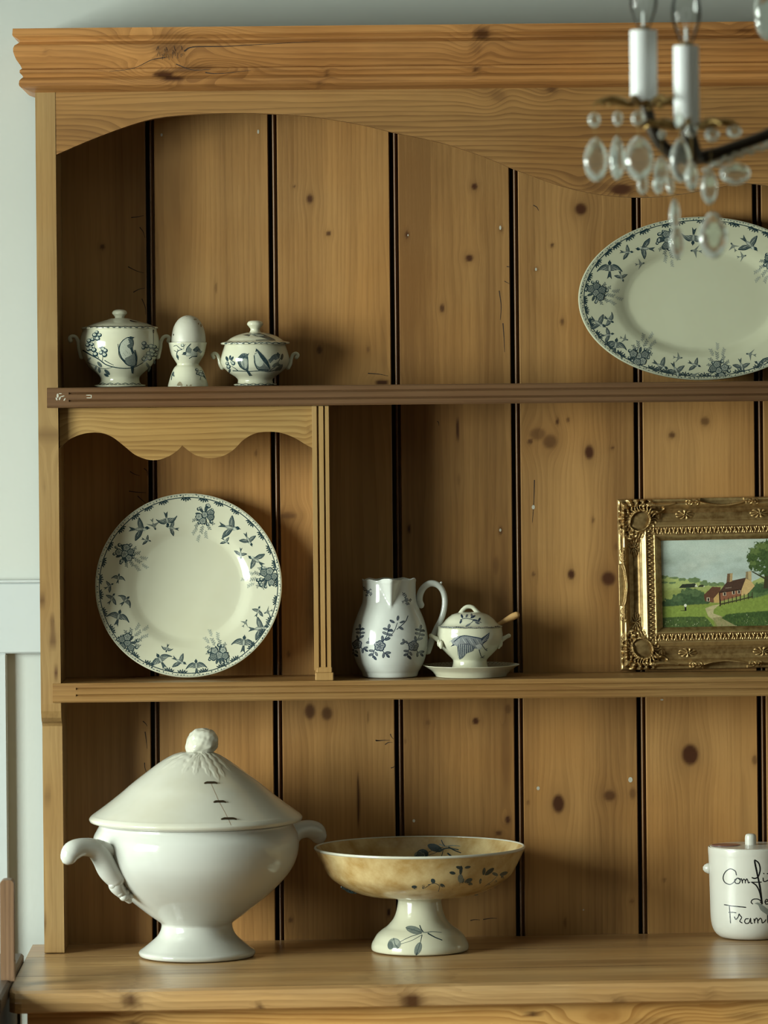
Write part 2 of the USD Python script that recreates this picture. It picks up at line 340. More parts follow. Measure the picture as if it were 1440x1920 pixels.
wood('pine_cornice', 'x', (.50, .238, .074), (.24, .105, .032), seed=2.2, ring=.38, ringscale=45, distort=4)
wood('pine_valance', 'x', (.335, .178, .060), (.165, .080, .026), seed=8.1, ring=.55, ringscale=48, distort=9)
wood('pine_scallop', 'x', (.37, .235, .085), (.21, .115, .036), seed=4.4, ring=.6, ringscale=44, distort=9)
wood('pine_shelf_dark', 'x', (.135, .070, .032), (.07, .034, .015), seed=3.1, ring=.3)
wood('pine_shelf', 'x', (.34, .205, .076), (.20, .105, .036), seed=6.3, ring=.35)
wood('pine_reed', 'z', (.36, .225, .088), (.23, .13, .046), seed=1.3, ring=.15)
wood('pine_top', 'x', (.55, .345, .152), (.29, .165, .068), seed=7.7, ring=.3, rough=.30, spec=.5)
wood('pine_top_back', 'x', (.49, .305, .134), (.27, .150, .061), seed=9.2, ring=.3, rough=.30, spec=.5)
wood('pine_rail', 'x', (.74, .455, .165), (.42, .215, .064), seed=3.9, ring=.6, ringscale=40, distort=10)
wood('dark_wood', 'y', (.10, .07, .05), (.045, .03, .02), seed=2.9, ring=.3)
wood('red_wood', 'z', (.20, .115, .062), (.085, .046, .026), seed=1.9, ring=.3)
wood('spoon_wood', 'x', (.50, .30, .12), (.36, .20, .07), seed=.9, ring=.2)
mat('grime', {'p': ('principled_bsdf', {'base_color': (.012, .008, .006), 'roughness': .8})}, (), 'p.BSDF')
def paint(name, col, rough=.5, var=.04, scale=3.0):
    mat(name, {'g': ('geometry', {}), 'n': ('noise_texture', {'scale': scale, 'detail': 4.0}), 'm': ('mix_color', {'a': tuple(np.array(col) * (1 - var)), 'b': tuple(np.minimum(np.array(col) * (1 + var), 1))}),
               'n2': ('noise_texture', {'scale': 220.0, 'detail': 2.0}), 'b': ('bump', {'strength': .08, 'distance': .001}), 'p': ('principled_bsdf', {'roughness': rough})},
        [('g.position', 'n.vector'), ('n.fac', 'm.fac'), ('g.position', 'n2.vector'), ('n2.fac', 'b.height'), ('b.normal', 'p.normal'), ('m.result', 'p.base_color')], 'p.BSDF')
paint('wall_paint', (.445, .465, .435)); paint('panel_paint', (.435, .47, .47), .4); paint('room_paint', (.46, .46, .43)); paint('ceiling_paint', (.55, .55, .50)); paint('white_gloss', (.8, .8, .78), .3)
wood('floor_boards', 'y', (.25, .15, .08), (.15, .085, .04), seed=4.9)
def glaze(name, col, col2=None, rough=.10, scale=9.0, lo=.45, hi=.7, amt=1.0, spec=.5, fine=0.0):
    col2 = col2 or tuple(np.array(col) * .93)
    mat(name, {'g': ('geometry', {}), 'n': ('noise_texture', {'scale': scale, 'detail': 5.0, 'roughness': .6}), 'r': ('map_range', {'from_min': lo, 'from_max': hi, 'to_min': 0.0, 'to_max': amt, 'clamp': True}),
               'm': ('mix_color', {'a': col, 'b': col2}), 'n2': ('noise_texture', {'scale': 130.0, 'detail': 1.0}), 'b': ('bump', {'strength': .05, 'distance': .0008}), 'p': ('principled_bsdf', {'roughness': rough, 'specular_ior_level': spec})},
        [('g.position', 'n.vector'), ('n.fac', 'r.value'), ('r.result', 'm.fac'), ('m.result', 'p.base_color'), ('g.position', 'n2.vector'), ('n2.fac', 'b.height'), ('b.normal', 'p.normal')], 'p.BSDF')
CREAM = (.52, .508, .388)
glaze('cream_glaze', CREAM, (0.495, 0.473, 0.342), amt=.7)
glaze('platter_glaze', (0.475, 0.475, 0.342), (0.446, 0.437, 0.304), amt=.6)
glaze('white_glaze', (0.480, 0.480, 0.440), (0.459, 0.456, 0.408), amt=.6)
glaze('jug_glaze', (0.524, 0.534, 0.494), (0.494, 0.505, 0.460), amt=.6)
glaze('ivory_glaze', (0.499, 0.486, 0.413), (0.456, 0.430, 0.335), amt=.8)
glaze('pot_glaze', (0.578, 0.563, 0.500), (0.549, 0.524, 0.451), rough=.25, amt=.7)
glaze('egg_shell', (0.456, 0.439, 0.361), (0.370, 0.335, 0.249), rough=.45, scale=45, lo=.5, hi=.75, amt=.6)
glaze('stained_glaze', (.50, .38, .19), (.33, .205, .07), rough=.14, scale=34, lo=.35, hi=.66)
def inkmat(name, dark, pale):
    mat(name, {'t': ('attribute', {'attribute': 'tone'}), 'g': ('geometry', {}), 'n': ('noise_texture', {'scale': 1500.0, 'detail': 1.0}), 'r': ('map_range', {'from_min': .3, 'from_max': .7, 'to_min': -.13, 'to_max': .13}),
               'a': ('math', {'math_type': 'add', 'use_clamp': True}), 'm': ('mix_color', {'a': pale, 'b': dark}), 'p': ('principled_bsdf', {'roughness': .12})},
        [('g.position', 'n.vector'), ('n.fac', 'r.value'), ('t.fac', 'a.value1'), ('r.result', 'a.value2'), ('a.value', 'm.fac'), ('m.result', 'p.base_color')], 'p.BSDF')
inkmat('ink', (.009, .028, .037), (.47, .49, .40)); inkmat('ink_blue', (.011, .023, .045), (.47, .48, .45)); inkmat('ink_brown', (.03, .028, .022), (.42, .35, .22))
mat('script_ink', {'p': ('principled_bsdf', {'base_color': (.012, .013, .014), 'roughness': .3})}, (), 'p.BSDF')
mat('pewter_paint', {'p': ('principled_bsdf', {'base_color': (.20, .215, .19), 'roughness': .35})}, (), 'p.BSDF')
mat('plum_paint', {'p': ('principled_bsdf', {'base_color': (.20, .075, .085), 'roughness': .3})}, (), 'p.BSDF')
mat('bronze_staple', {'p': ('principled_bsdf', {'base_color': (.06, .04, .02), 'metallic': .7, 'roughness': .5})}, (), 'p.BSDF')
mat('crack_line', {'p': ('principled_bsdf', {'base_color': (.30, .20, .13), 'roughness': .5})}, (), 'p.BSDF')
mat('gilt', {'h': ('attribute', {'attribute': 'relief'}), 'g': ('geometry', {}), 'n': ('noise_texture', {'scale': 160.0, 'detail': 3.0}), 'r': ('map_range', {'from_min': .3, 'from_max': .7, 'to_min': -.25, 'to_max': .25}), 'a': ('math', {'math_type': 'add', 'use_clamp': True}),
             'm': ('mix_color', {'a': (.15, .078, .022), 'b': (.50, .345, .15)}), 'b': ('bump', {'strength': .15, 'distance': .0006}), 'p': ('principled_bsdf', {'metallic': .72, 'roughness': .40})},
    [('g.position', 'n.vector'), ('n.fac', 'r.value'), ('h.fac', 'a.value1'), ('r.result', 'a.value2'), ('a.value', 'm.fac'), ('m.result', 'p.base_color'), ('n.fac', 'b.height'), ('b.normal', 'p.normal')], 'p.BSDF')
mat('canvas_paint', {'c': ('attribute', {'attribute': 'paint'}), 'g': ('geometry', {}), 'n': ('noise_texture', {'scale': 700.0, 'detail': 3.0}), 'b': ('bump', {'strength': .3, 'distance': .0004}), 'p': ('principled_bsdf', {'roughness': .35})},
    [('c.color', 'p.base_color'), ('g.position', 'n.vector'), ('n.fac', 'b.height'), ('b.normal', 'p.normal')], 'p.BSDF')
mat('crystal', {'p': ('principled_bsdf', {'base_color': (.90, .95, .89), 'transmission_weight': .86, 'roughness': .03, 'ior': 1.55, 'specular_ior_level': .8})}, (), 'p.BSDF')
mat('bulb_glass', {'f': ('layer_weight', {'blend': .20}), 't': ('transparent_bsdf', {'color': (.97, .98, .97)}), 'gl': ('glossy_bsdf', {'color': (1, 1, 1), 'roughness': .03}), 'm': ('mix_closure', {})}, [('f.fresnel', 'm.fac'), ('t.BSDF', 'm.closure1'), ('gl.BSDF', 'm.closure2')], 'm.closure')
mat('pane_glass', {'t': ('transparent_bsdf', {'color': (.96, .98, .97)}), 'gl': ('glossy_bsdf', {'color': (1, 1, 1), 'roughness': .0}), 'm': ('mix_closure', {'fac': .06})}, [('t.BSDF', 'm.closure1'), ('gl.BSDF', 'm.closure2')], 'm.closure')
mat('candle_card', {'p': ('principled_bsdf', {'base_color': (.72, .74, .73), 'roughness': .45})}, (), 'p.BSDF')
mat('brass', {'g': ('geometry', {}), 'n': ('noise_texture', {'scale': 60.0, 'detail': 3.0}), 'm': ('mix_color', {'a': (.10, .06, .02), 'b': (.34, .22, .07)}), 'p': ('principled_bsdf', {'metallic': .85, 'roughness': .4})}, [('g.position', 'n.vector'), ('n.fac', 'm.fac'), ('m.result', 'p.base_color')], 'p.BSDF')
mat('old_bronze', {'p': ('principled_bsdf', {'base_color': (.030, .022, .013), 'metallic': .6, 'roughness': .42})}, (), 'p.BSDF')

# ================================================================ the room
XL, XR, YB, YF, ZT = WX, 3.0, 0.039, -7.4, 2.62
def struct(name, mesh, m, **k): return obj(name, mesh, m, kind='structure', smooth=False, **k)
struct('floor', box(XL, XR, YF, YB, -.03, 0), 'floor_boards', label='brown boarded floor of the room')
struct('ceiling', box(XL, XR, YF, YB, ZT, ZT + .03), 'ceiling_paint', label='pale painted ceiling')
wb = struct('wall_back', box(XL, XR, YB, YB + .08, 0, ZT), 'wall_paint', label='pale grey-green painted wall behind the pine dresser')
struct('wall_right', box(XR, XR + .08, YF, YB, 0, ZT), 'room_paint', label='painted side wall')
struct('wall_front', box(XL, XR, YF - .08, YF, 0, ZT), 'room_paint', label='painted wall opposite the dresser')
hole = Polygon([(YF, 0), (YB, 0), (YB, ZT), (YF, ZT)], [[(WY0, WZ0), (WY1, WZ0), (WY1, WZ1), (WY0, WZ1)]])
struct('wall_left', extr_yz(hole, XL - .08, XL), 'room_paint', label='painted side wall with the window')
wn = thing('window_1', 'white framed window with glazing bars in the side wall', None, (WX - .05, (WY0 + WY1) / 2, WZ0)); tag(stage.GetPrimAtPath(wn), kind='structure')
fr = [box(WX - .07, WX - .02, WY0, WY0 + .05, WZ0, WZ1), box(WX - .07, WX - .02, WY1 - .05, WY1, WZ0, WZ1), box(WX - .07, WX - .02, WY0, WY1, WZ0, WZ0 + .05), box(WX - .07, WX - .02, WY0, WY1, WZ1 - .05, WZ1)]
obj('window_frame', fr, 'white_gloss', wn)
obj('glazing_bar', box(WX - .06, WX - .025, WY0, WY1, 1.22, 1.25), 'white_gloss', wn)
obj('glazing_bar', box(WX - .06, WX - .025, (WY0 + WY1) / 2 - .015, (WY0 + WY1) / 2 + .015, WZ0, WZ1), 'white_gloss', wn)
obj('pane', box(WX - .047, WX - .043, WY0 + .05, WY1 - .05, WZ0 + .05, WZ1 - .05), 'pane_glass', wn)
obj('window_sill', box(WX - .06, WX + .06, WY0 - .05, WY1 + .05, WZ0 - .03, WZ0), 'white_gloss', wn)
# panelling left of the dresser (and on behind it)
zr0, zr1 = WZ_(40, 1224, YB), WZ_(40, 1092, YB)
pn = thing('trim_1', 'white painted wall panelling with top rail and recessed panel left of the dresser', None, (XL, YB, 0)); tag(stage.GetPrimAtPath(pn), kind='structure')
xp = WX_(15, 1500, YB - .015)
obj('panel_rail', box(XL, XR, YB - .015, YB, zr0, zr1, .002), 'panel_paint', pn)
obj('panel_cap', box(XL, XR, YB - .0165, YB, zr1, zr1 + .004, .001), 'panel_paint', pn)
for k in range(4):
    x1 = xp - k * .62
    if x1 - .09 > XL: obj('panel_stile', box(x1 - .09, x1, YB - .015, YB, .16, zr0, .002), 'panel_paint', pn)
for k in range(1, 5):
    x1 = xp + k * .62
    if x1 < XR: obj('panel_stile', box(x1 - .09, x1, YB - .015, YB, .16, zr0, .002), 'panel_paint', pn)
obj('panel_base', box(XL, XR, YB - .018, YB, 0, .16, .002), 'panel_paint', pn)

# ================================================================ the dresser's plate rack
UF, UL = -.130, -.105                     # front of the side boards above / below the shoulder
XS0 = WX_(68, 400, UF); XS1 = WX_(105.5, 400, UF)
CXD = WX_(1400, 345, UF); XE1 = 2 * CXD - XS0; XE0 = 2 * CXD - XS1
ZTOP = lambda x: .9 + .0082 * (x + .226)
Z1T, Z2T = ZC - 10.5 * sc(-.134), ZC - 565 * sc(-.134)
Z1B, Z2B = ZC - 48.0 * sc(-.134), ZC - 601 * sc(-.134)
ZCT, ZCB = ZC + 663.5 * sc(-.157), WZ_(30, 172, -.135)
rack = thing('dresser_rack', 'tall waxed pine dresser rack with boarded back, shelves, moulded cornice and arched valance', 'dresser', (CXD, -.06, .9))
k0 = sc(0)
J = [(XS0 + .006) / k0 - 7, -323.3, -93.0, 134.0, 358.5, 588.5, 814.2, 1042, 1270, 1498, 1726, 1954, (XE1 - .006) / k0]
KN = [(581, 373, 6, 8, .8), (616, 438, 4.5, 4.5, .75), (889.5, 349.7, 5.5, 5.5, .85), (880, 484, 7, 6.5, .85), (829, 578, 4.5, 7.5, .75), (1089, 392, 11, 11, .85), (763, 440, 3, 6, 1), (192, 463, 4.5, 5, .7), (599, 656, 5, 7, .7), (716, 717, 12, 5, .9), (1054, 603, 4, 6, .6), (405, 540, 2.5, 9, .45), (1035, 460, 3, 3, .8), (940, 430, 3, 4, .5), (1005, 505, 4, 3, .5), (985, 318, 3, 5, .5), (775, 200, 3, 6, .6), (552, 350, 2.5, 2.5, .7), (690, 655, 2.5, 6, .4),
      (1105, 848, 8.5, 13, .85), (1031, 828, 13, 13, .6), (1008, 814, 15, 11, .5), (994, 828, 5, 5, .7), (858, 805, 2.5, 22, .8), (767, 992, 3, 7, 1), (939, 995, 3.5, 7, .7), (1071, 1077, 6.5, 9, .85), (1141, 1085, 13, 13, .85), (1000, 1077, 3, 4, .6), (1148, 840, 3, 3, .7), (1045, 791, 2.5, 6, .8), (1065, 787, 2.5, 4, .6), (540, 967, 15, 6, .55), (1260, 816, 6, 6, .7), (1322, 790, 8, 8, .6), (930, 1060, 5, 16, .35), (1112, 975, 2.5, 5, .5), (860, 900, 3, 10, .25), (541, 1227, 3, 6, .5), (480, 850, 2.5, 6, .5), (275, 955, 3, 3, .6), (1155, 1025, 3, 7, .4),
      (1294, 1415, 15, 19, .95), (1047, 1507, 11, 17, .9), (1143, 1492, 11, 10, .7), (892, 1352, 6, 6, .85), (581, 1334, 10, 14, .75), (613, 1338, 10, 12, .7), (952, 1537, 4.5, 7, .95), (935, 1562, 6, 4.5, .7), (672, 1500, 2.3, 46, .95), (729, 1711, 2.6, 7, 1), (1246, 1650, 3, 3, .5), (802, 1355, 4, 4, .35), (952, 1330, 6, 9, .5), (1186, 1488, 6, 10, .5), (1060, 1730, 3, 10, .4), (1185, 1690, 4, 4, .4), (1415, 1425, 5, 9, .55), (545, 1725, 4, 5, .6), (945, 1120, 7, 120, .28), (948, 1400, 8, 80, .28), (720, 640, 6, 60, .22), (268, 500, 5, 60, .3), (690, 960, 22, 120, .12), (1180, 1250, 10, 60, .12), (330, 330, 20, 90, .10), (1395, 1560, 8, 100, .15), (760, 1390, 3, 4, .3), (990, 1505, 2.5, 2.5, .5), (690, 1345, 2.2, 10, .4)]
allk = px_knots(KN, 0.0)
zb0, zb1 = .8985, ZCT - .03
for i in range(len(J) - 1):
    a, b = J[i] * k0, J[i + 1] * k0
    xa, xq, xf = a + 7 * k0, a + 12 * k0, a + 16.5 * k0
    pr = [(xa, .010)] + [(xa + (xq - xa) * (1 - math.cos(t)) / 2, .0055 - .0030 * math.sin(t)) for t in np.linspace(0.1, math.pi - .1, 7)] + [(xq, .0085), (xf - .0006, .0085), (xf, .0006)]
    seen = J[i] < 860
    cols = np.linspace(xf + .0006, b - .0012, 74 if seen else 8)
    pr += [(x, 0.0) for x in cols] + [(b - .0003, .0008), (b, .002), (b, .012), (xa, .012)]
    pr = np.array(pr)
    rows = np.linspace(ZTOP((a + b) / 2) - .001, zb1, 420 if seen else 10); n = len(pr)
    wob = .0004 * np.sin(rows * 9 + i) + .0003 * np.sin(rows * 23 + 2 * i)
    v = np.stack([pr[None, :, 0] + wob[:, None] * 0, np.repeat(pr[None, :, 1], len(rows), 0), np.repeat(rows[:, None], n, 1)], -1)
    v = v.reshape(-1, 3)
    r_, c_ = np.meshgrid(np.arange(len(rows) - 1), np.arange(n), indexing='ij'); c2 = (c_ + 1) % n
    A, B, C, E = r_ * n + c_, r_ * n + c2, (r_ + 1) * n + c2, (r_ + 1) * n + c_
    f = np.vstack([np.c_[A.ravel(), B.ravel(), C.ravel()], np.c_[A.ravel(), C.ravel(), E.ravel()]])
    kk = [q for q in allk if a - .02 < q[0] < b + .02]
    if i % 2 == 0 and not kk: kk = [(b - .05, 1.5, .008, .011, .8), (a + .06, 1.2, .006, .007, .7)]
    bm = trimesh.Trimesh(v, f, process=False)
    kf_, wf_ = knot_fields(v, kk); kf_ = np.maximum(kf_, np.where(v[:, 0] < xf - .0002, .62, 0)); kf_ = np.maximum(kf_, np.where(v[:, 0] > b - .0009, .5, 0))
    obj('back_board', bm, BOARD[i], rack, smooth=False, attrs={'knot': kf_, 'warp': wf_})
obj('backing_panel', box(XS0 + .004, XE1 - .004, .013, .020, zb0, zb1), 'grime', rack, label='dark backing seen in the joints')
# side boards with the shoulder below the lower shelf
zsh = WZ_(78, 1338, UF)
for xa, xb, nm in ((XS0, XS1, 0), (XE0, XE1, 1)):
    zb = ZTOP((xa + xb) / 2) + .0008
    arc = [(UF + (UL - UF) * (1 - math.cos(t)) / 2 , zsh - .012 * math.sin(t)) for t in np.linspace(0, math.pi / 2, 8)]
    sh = Polygon([(.012, zb), (UL, zb)] + [(UL, zsh - .018), (UL - .004, zsh - .014), (UL - .012, zsh - .011), (UF + .006, zsh - .006), (UF + .001, zsh + .003), (UF, zsh + .012)] + [(UF, ZCT - .012), (.012, ZCT - .012)])
    m = extr_yz(roundp(sh, .002), xa, xb)
    sk = px_knots([(80, 1120, 6, 10, .55), (100, 1195, 7, 14, .6), (99, 1165, 4, 7, .5), (106, 1260, 3, 8, .7), (85, 905, 3, 6, .4), (88, 1500, 6, 18, .3), (82, 1730, 4, 10, .5), (90, 820, 30, 10, .35), (98, 690, 20, 40, .15)], -.12) if nm == 0 else []
    obj('side_board', fine(m, .02), 'pine_side', rack, smooth=30, knots=sk)
# shelves: board and reeded front strip with plain end
def shelf(zt, zb, xpl, xgr, g1, g2, matn):
    x0 = WX_(xpl, (712 + 30), -.134); xg = WX_(xgr, 742, -.134); xe = 2 * CXD - x0; xge = 2 * CXD - xg
    p = obj('shelf_board', box(XS1 + .0005, XE0 - .0005, -.122, -.0006, zb + .0005, zt, .001), matn, rack)
    h = zt - zb; d = .0022
    def gro(f): return [(-.1340, zt - f * h + .0016), (-.1340 + d, zt - f * h), (-.1340, zt - f * h - .0016)]
    prof = Polygon([(-.1218, zt), (-.1325, zt), (-.134, zt - .0015)] + gro(g1) + gro(g2) + [(-.134, zb + .002), (-.1325, zb), (-.1218, zb)])
    m = extr_yz(prof, xg, xge); v, f = trimesh.remesh.subdivide_to_size(m.vertices, m.faces, .03, max_iter=9); m = trimesh.Trimesh(v, f, process=False)
    plain = Polygon([(-.1218, zt), (-.1325, zt), (-.134, zt - .0015), (-.134, zb + .002), (-.1325, zb), (-.1218, zb)])
    e = [extr_yz(plain, x0, xg), extr_yz(plain, xge, xe)]
    obj('shelf_strip', [m] + e, matn, rack, smooth=False, label='reeded front edge of the shelf')
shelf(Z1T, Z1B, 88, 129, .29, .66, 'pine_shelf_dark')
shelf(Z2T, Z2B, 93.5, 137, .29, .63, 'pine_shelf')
# cornice
CP = [(66, 172), (43, 163.5), (40, 161), (39, 157), (40, 151), (43, 147.5), (47, 144), (45, 140.5), (40.7, 136), (41, 131), (45, 128.5), (42, 122), (38.5, 117), (35, 112), (32, 105), (29.6, 97), (29.6, 91), (32, 85.5), (37.5, 82), (42, 78.5), (41, 75), (36, 71.5), (29.6, 68.5), (28.4, 66), (29.2, 54)]
kf = sc(-.15); CP = [((67.8 - x) * kf, ZC - lev(45, y)[1] * kf) for x, y in CP]
CP = [(-.016, CP[0][1])] + CP + [(-.03, CP[-1][1])]
xs = np.r_[np.arange(XS0, WX_(1460, 100, -.15), .005), np.linspace(WX_(1460, 100, -.15) + .02, XE1, 12)]
sect = [('L', .03)] + [('L', y) for y in (-.04, -.1)] + [('F', x) for x in xs] + [('R', -.1), ('R', .03)]
v = []
for kd, t in sect:
    for o, z in CP:
        if kd == 'L': v.append((XS0 - o, min(t, UF - o) if False else t, z))
        elif kd == 'R': v.append((XE1 + o, t, z))
        else:
            q = (t - XS0) / (XE1 - XS0); v.append((XS0 - o + q * (XE1 - XS0 + 2 * o) if q in (0, 1) else t if 0 < q < 1 else t, UF - o, z))
v = np.array(v); n = len(CP); L = len(sect)
first, last = 3, 3 + len(xs) - 1
v[first * n:(first + 1) * n, 0] = [XS0 - o for o, z in CP]; v[last * n:(last + 1) * n, 0] = [XE1 + o for o, z in CP]
f = []
for i in range(L - 1):
    for j in range(n):
        j2 = (j + 1) % n; f += [[i * n + j, i * n + j2, (i + 1) * n + j2], [i * n + j, (i + 1) * n + j2, (i + 1) * n + j]]
cm = trimesh.Trimesh(v, f, process=False); cm.fix_normals()
ck = px_knots([(306, 139, 18, 6, 1), (325, 147, 20, 5, .9), (345, 132, 30, 5, .5), (318, 92, 30, 12, .55), (325, 68, 30, 7, .35), (370, 125, 30, 4, .4), (903, 64, 16, 10, .75), (893, 90, 12, 10, .35), (893, 130, 6, 5, .7), (613, 137, 5, 6, .5), (600, 156, 6, 3, .5), (1395, 57, 16, 4, .5), (88, 98, 3, 4, .4)], -.15)
obj('cornice', cm, 'pine_cornice', rack, smooth=28, knots=ck, label='moulded pine cornice')
obj('top_board', box(XS1, XE0, -.11, .012, ZCT - .03, ZCT - .012), 'pine_shelf', rack)
# arched valance
AR = [(105.4, 290), (166.7, 263.5), (233, 238.5), (290, 222), (353, 215), (415, 212), (480, 212), (555, 216), (605, 221), (680, 234), (740, 248.5), (830, 268), (905, 292.5), (955, 313), (1005, 332), (1055, 349), (1105, 361), (1150, 367.5), (1195, 370), (1240, 368.5), (1290, 362), (1340, 352.5), (1375, 346), (1400, 343)]
ap = [tuple(map(float, W(x, y, UF))) for x, y in AR]; half = spline(ap, 3)
mir = np.c_[2 * CXD - half[:, 0], half[:, 1]][::-1][1:]
vp = Polygon(np.vstack([half, mir, [(XE0, ZCT - .05), (XS1, ZCT - .05)]]))
vk = px_knots([(1165, 355, 22, 10, .85), (1120, 350, 25, 9, .35), (1035, 168, 9, 6, .6), (935, 180, 14, 10, .35), (300, 250, 30, 8, .15)], UF)
vm = extr_xz(vp, UF + .02, .0195)
obj('valance', fine(vm, .012), 'pine_valance', rack, smooth=30, knots=vk, label='arched pine valance under the cornice')
# divider with fluted front, and the small scalloped valance beside it
xd0, xd1 = WX_(586, 900, -.131), WX_(618, 900, -.131)
obj('divider_board', box(xd0 + .001, xd1 - .001, -.118, -.0006, Z2T + .0002, Z1B - .0002), 'pine_reed', rack)
w_ = xd1 - xd0; zr = Z2T + 20 * sc(-.131)
cs = [(0, .012)]
for u, h in ((0, 0), (.02, -.003), (.27, -.003), (.30, .002), (.37, .002), (.40, -.003), (.66, -.003), (.69, .002), (.74, .002), (.77, -.003), (.98, -.003), (1, 0)): cs.append((u * w_, h))
cs.append((w_, .012))
cp = Polygon([(xd0 + a, b) for a, b in cs]); m = trimesh.creation.extrude_polygon(cp, Z1B - .001 - zr, engine='earcut'); m.apply_translation((0, -.129, zr))
xb0, xb1 = xd0 + .001, xd1 + .003
obj('reeded_strip', [m, box(xb0, xb1, -.1335, -.117, Z2T + .0004, zr - .003, .0012), box(xb0 + .002, xb1 - .002, -.1325, -.117, zr - .0032, zr + .004, .001)], 'pine_reed', rack, smooth=False, label='fluted upright with a small block foot')
SB = [(130, 250), (152, 226), (180, 205), (240, 182), (310, 177), (370, 195), (430, 240), (480, 280), (540, 303), (590, 303), (640, 285), (680, 258), (700, 237)]
SB2 = [(700, 237), (730, 262), (770, 285), (830, 295), (890, 285), (940, 255), (985, 210), (1040, 180), (1100, 173), (1160, 178), (1220, 200), (1270, 230), (1308, 250)]
conv = lambda L: [tuple(map(float, W(60 + x / 2.483, 740 + y / 2.483, -.116))) for x, y in L]
edge = np.vstack([spline(conv(SB), 4), spline(conv(SB2), 4)[1:]])
edge[0, 0] = XS1 + .0008; edge[-1, 0] = xd0 + .0006
sp = Polygon(np.vstack([edge, [(xd0 + .0006, Z1B - .0006), (XS1 + .0008, Z1B - .0006)]]))
obj('scalloped_valance', fine(extr_xz(sp, -.100, .0165), .012), 'pine_scallop', rack, smooth=30, knots=px_knots([(130, 815, 18, 8, .2), (580, 808, 5, 6, .3)], -.116), label='small scalloped valance over the round plate')

# scratches, worm-eaten edges and flecks of old paint on the boards
mat('scratch_dark', {'p': ('principled_bsdf', {'base_color': (.030, .014, .007), 'roughness': .8})}, (), 'p.BSDF')
mat('old_paint', {'p': ('principled_bsdf', {'base_color': (.42, .40, .33), 'roughness': .7})}, (), 'p.BSDF')
def flat(yp): return lambda px, py, off: np.stack([W(px, py, yp)[0], np.full(np.shape(px), yp - off), W(px, py, yp)[1]], -1)
CR = [(246, 408, 270, 404), (262, 426, 272, 446), (240, 500, 270, 512), (250, 548, 272, 540), (266, 560, 273, 590), (244, 884, 262, 892), (270, 878, 276, 892), (242, 921, 274, 924), (258, 930, 276, 946), (705, 1389, 732, 1388), (704, 1388, 716, 1388), (722, 1396, 736, 1392), (732, 1376, 738, 1386), (733, 1440, 740, 1436), (882, 1726, 900, 1725), (906, 1724, 932, 1722), (268, 1352, 276, 1362), (272, 1372, 276, 1404), (271, 1430, 276, 1452), (950, 500, 956, 502), (946, 527, 955, 532), (936, 545, 938, 600), (943, 606, 946, 660), (690, 700, 728, 705), (820, 790, 823, 798), (1002, 900, 998, 980), (1000, 385, 1010, 395)]
rg0 = np.random.default_rng(21); sc0 = []
for (a0, b0, a1, b1) in CR:
    mx_, my_ = (a0 + a1) / 2 + rg0.uniform(-3, 3), (b0 + b1) / 2 + rg0.uniform(-2, 2); sc0.append((tapered([(a0, b0), (mx_, my_), (a1, b1)], 1.9, .7), 1, 0))
m_, t_ = print_mesh(sc0, flat(0.0)); obj('scratch_marks', m_, 'scratch_dark', rack, smooth=False, kind='stuff')
sc0 = [(ell(x, y, a, b), 1, 0) for x, y, a, b in ((1005, 505, 1.8, 3), (938, 427, 2, 4), (1182, 1462, 4, 5), (1009, 1478, 3, 3.5), (303, 253, 2, 3), (484, 247, 1.8, 4), (1000, 951, 3, 4), (938, 994, 2, 3), (1241, 1312, 3, 1.5), (776, 1539, 2.5, 3), (1094, 1706, 1.5, 1.5), (765, 441, 1.2, 2))]
m_, t_ = print_mesh(sc0, flat(0.0), off0=.0002); obj('paint_flecks', m_, 'old_paint', rack, smooth=False, kind='stuff')
sc0 = [(ell(x, y, a, b, r), 1, 0) for x, y, a, b, r in ((108, 742, 2, 4, 0), (112, 747, 1.5, 3.5, 20), (106, 748, 1.5, 3, -20), (117, 743, 4, 1, -15), (121, 749, 1.2, 3, 30), (113, 738, 3, .9, 0), (166, 741, 5, .8, 0), (167, 746, 5, .8, 0), (171, 743, .9, 3, 0))]
m_, t_ = print_mesh(sc0, flat(-.1340)); obj('paint_flecks', m_, 'old_paint', rack, smooth=False, kind='stuff')
sc0 = [(tapered([(345, 96), (362, 88), (420, 87), (480, 84), (600, 77)], 2.4, .6), 1, 0), (tapered([(385, 136), (410, 138), (470, 132)], 2, .6), 1, 0), (tapered([(205, 134), (250, 128), (285, 112), (310, 108)], .6, 1.6), 1, 0), (tapered([(330, 120), (360, 131), (395, 130)], 1.8, .6), 1, 0)] + [(stroke([(x, y), (x + rg0.uniform(-3, 3), y + rg0.uniform(4, 10))], .8, False), 1, 0) for x, y in zip(rg0.uniform(295, 345, 22), rg0.uniform(86, 104, 22))]
m_, t_ = print_mesh(sc0, flat(-.1563)); obj('scratch_marks', m_, 'scratch_dark', rack, smooth=False, kind='stuff')

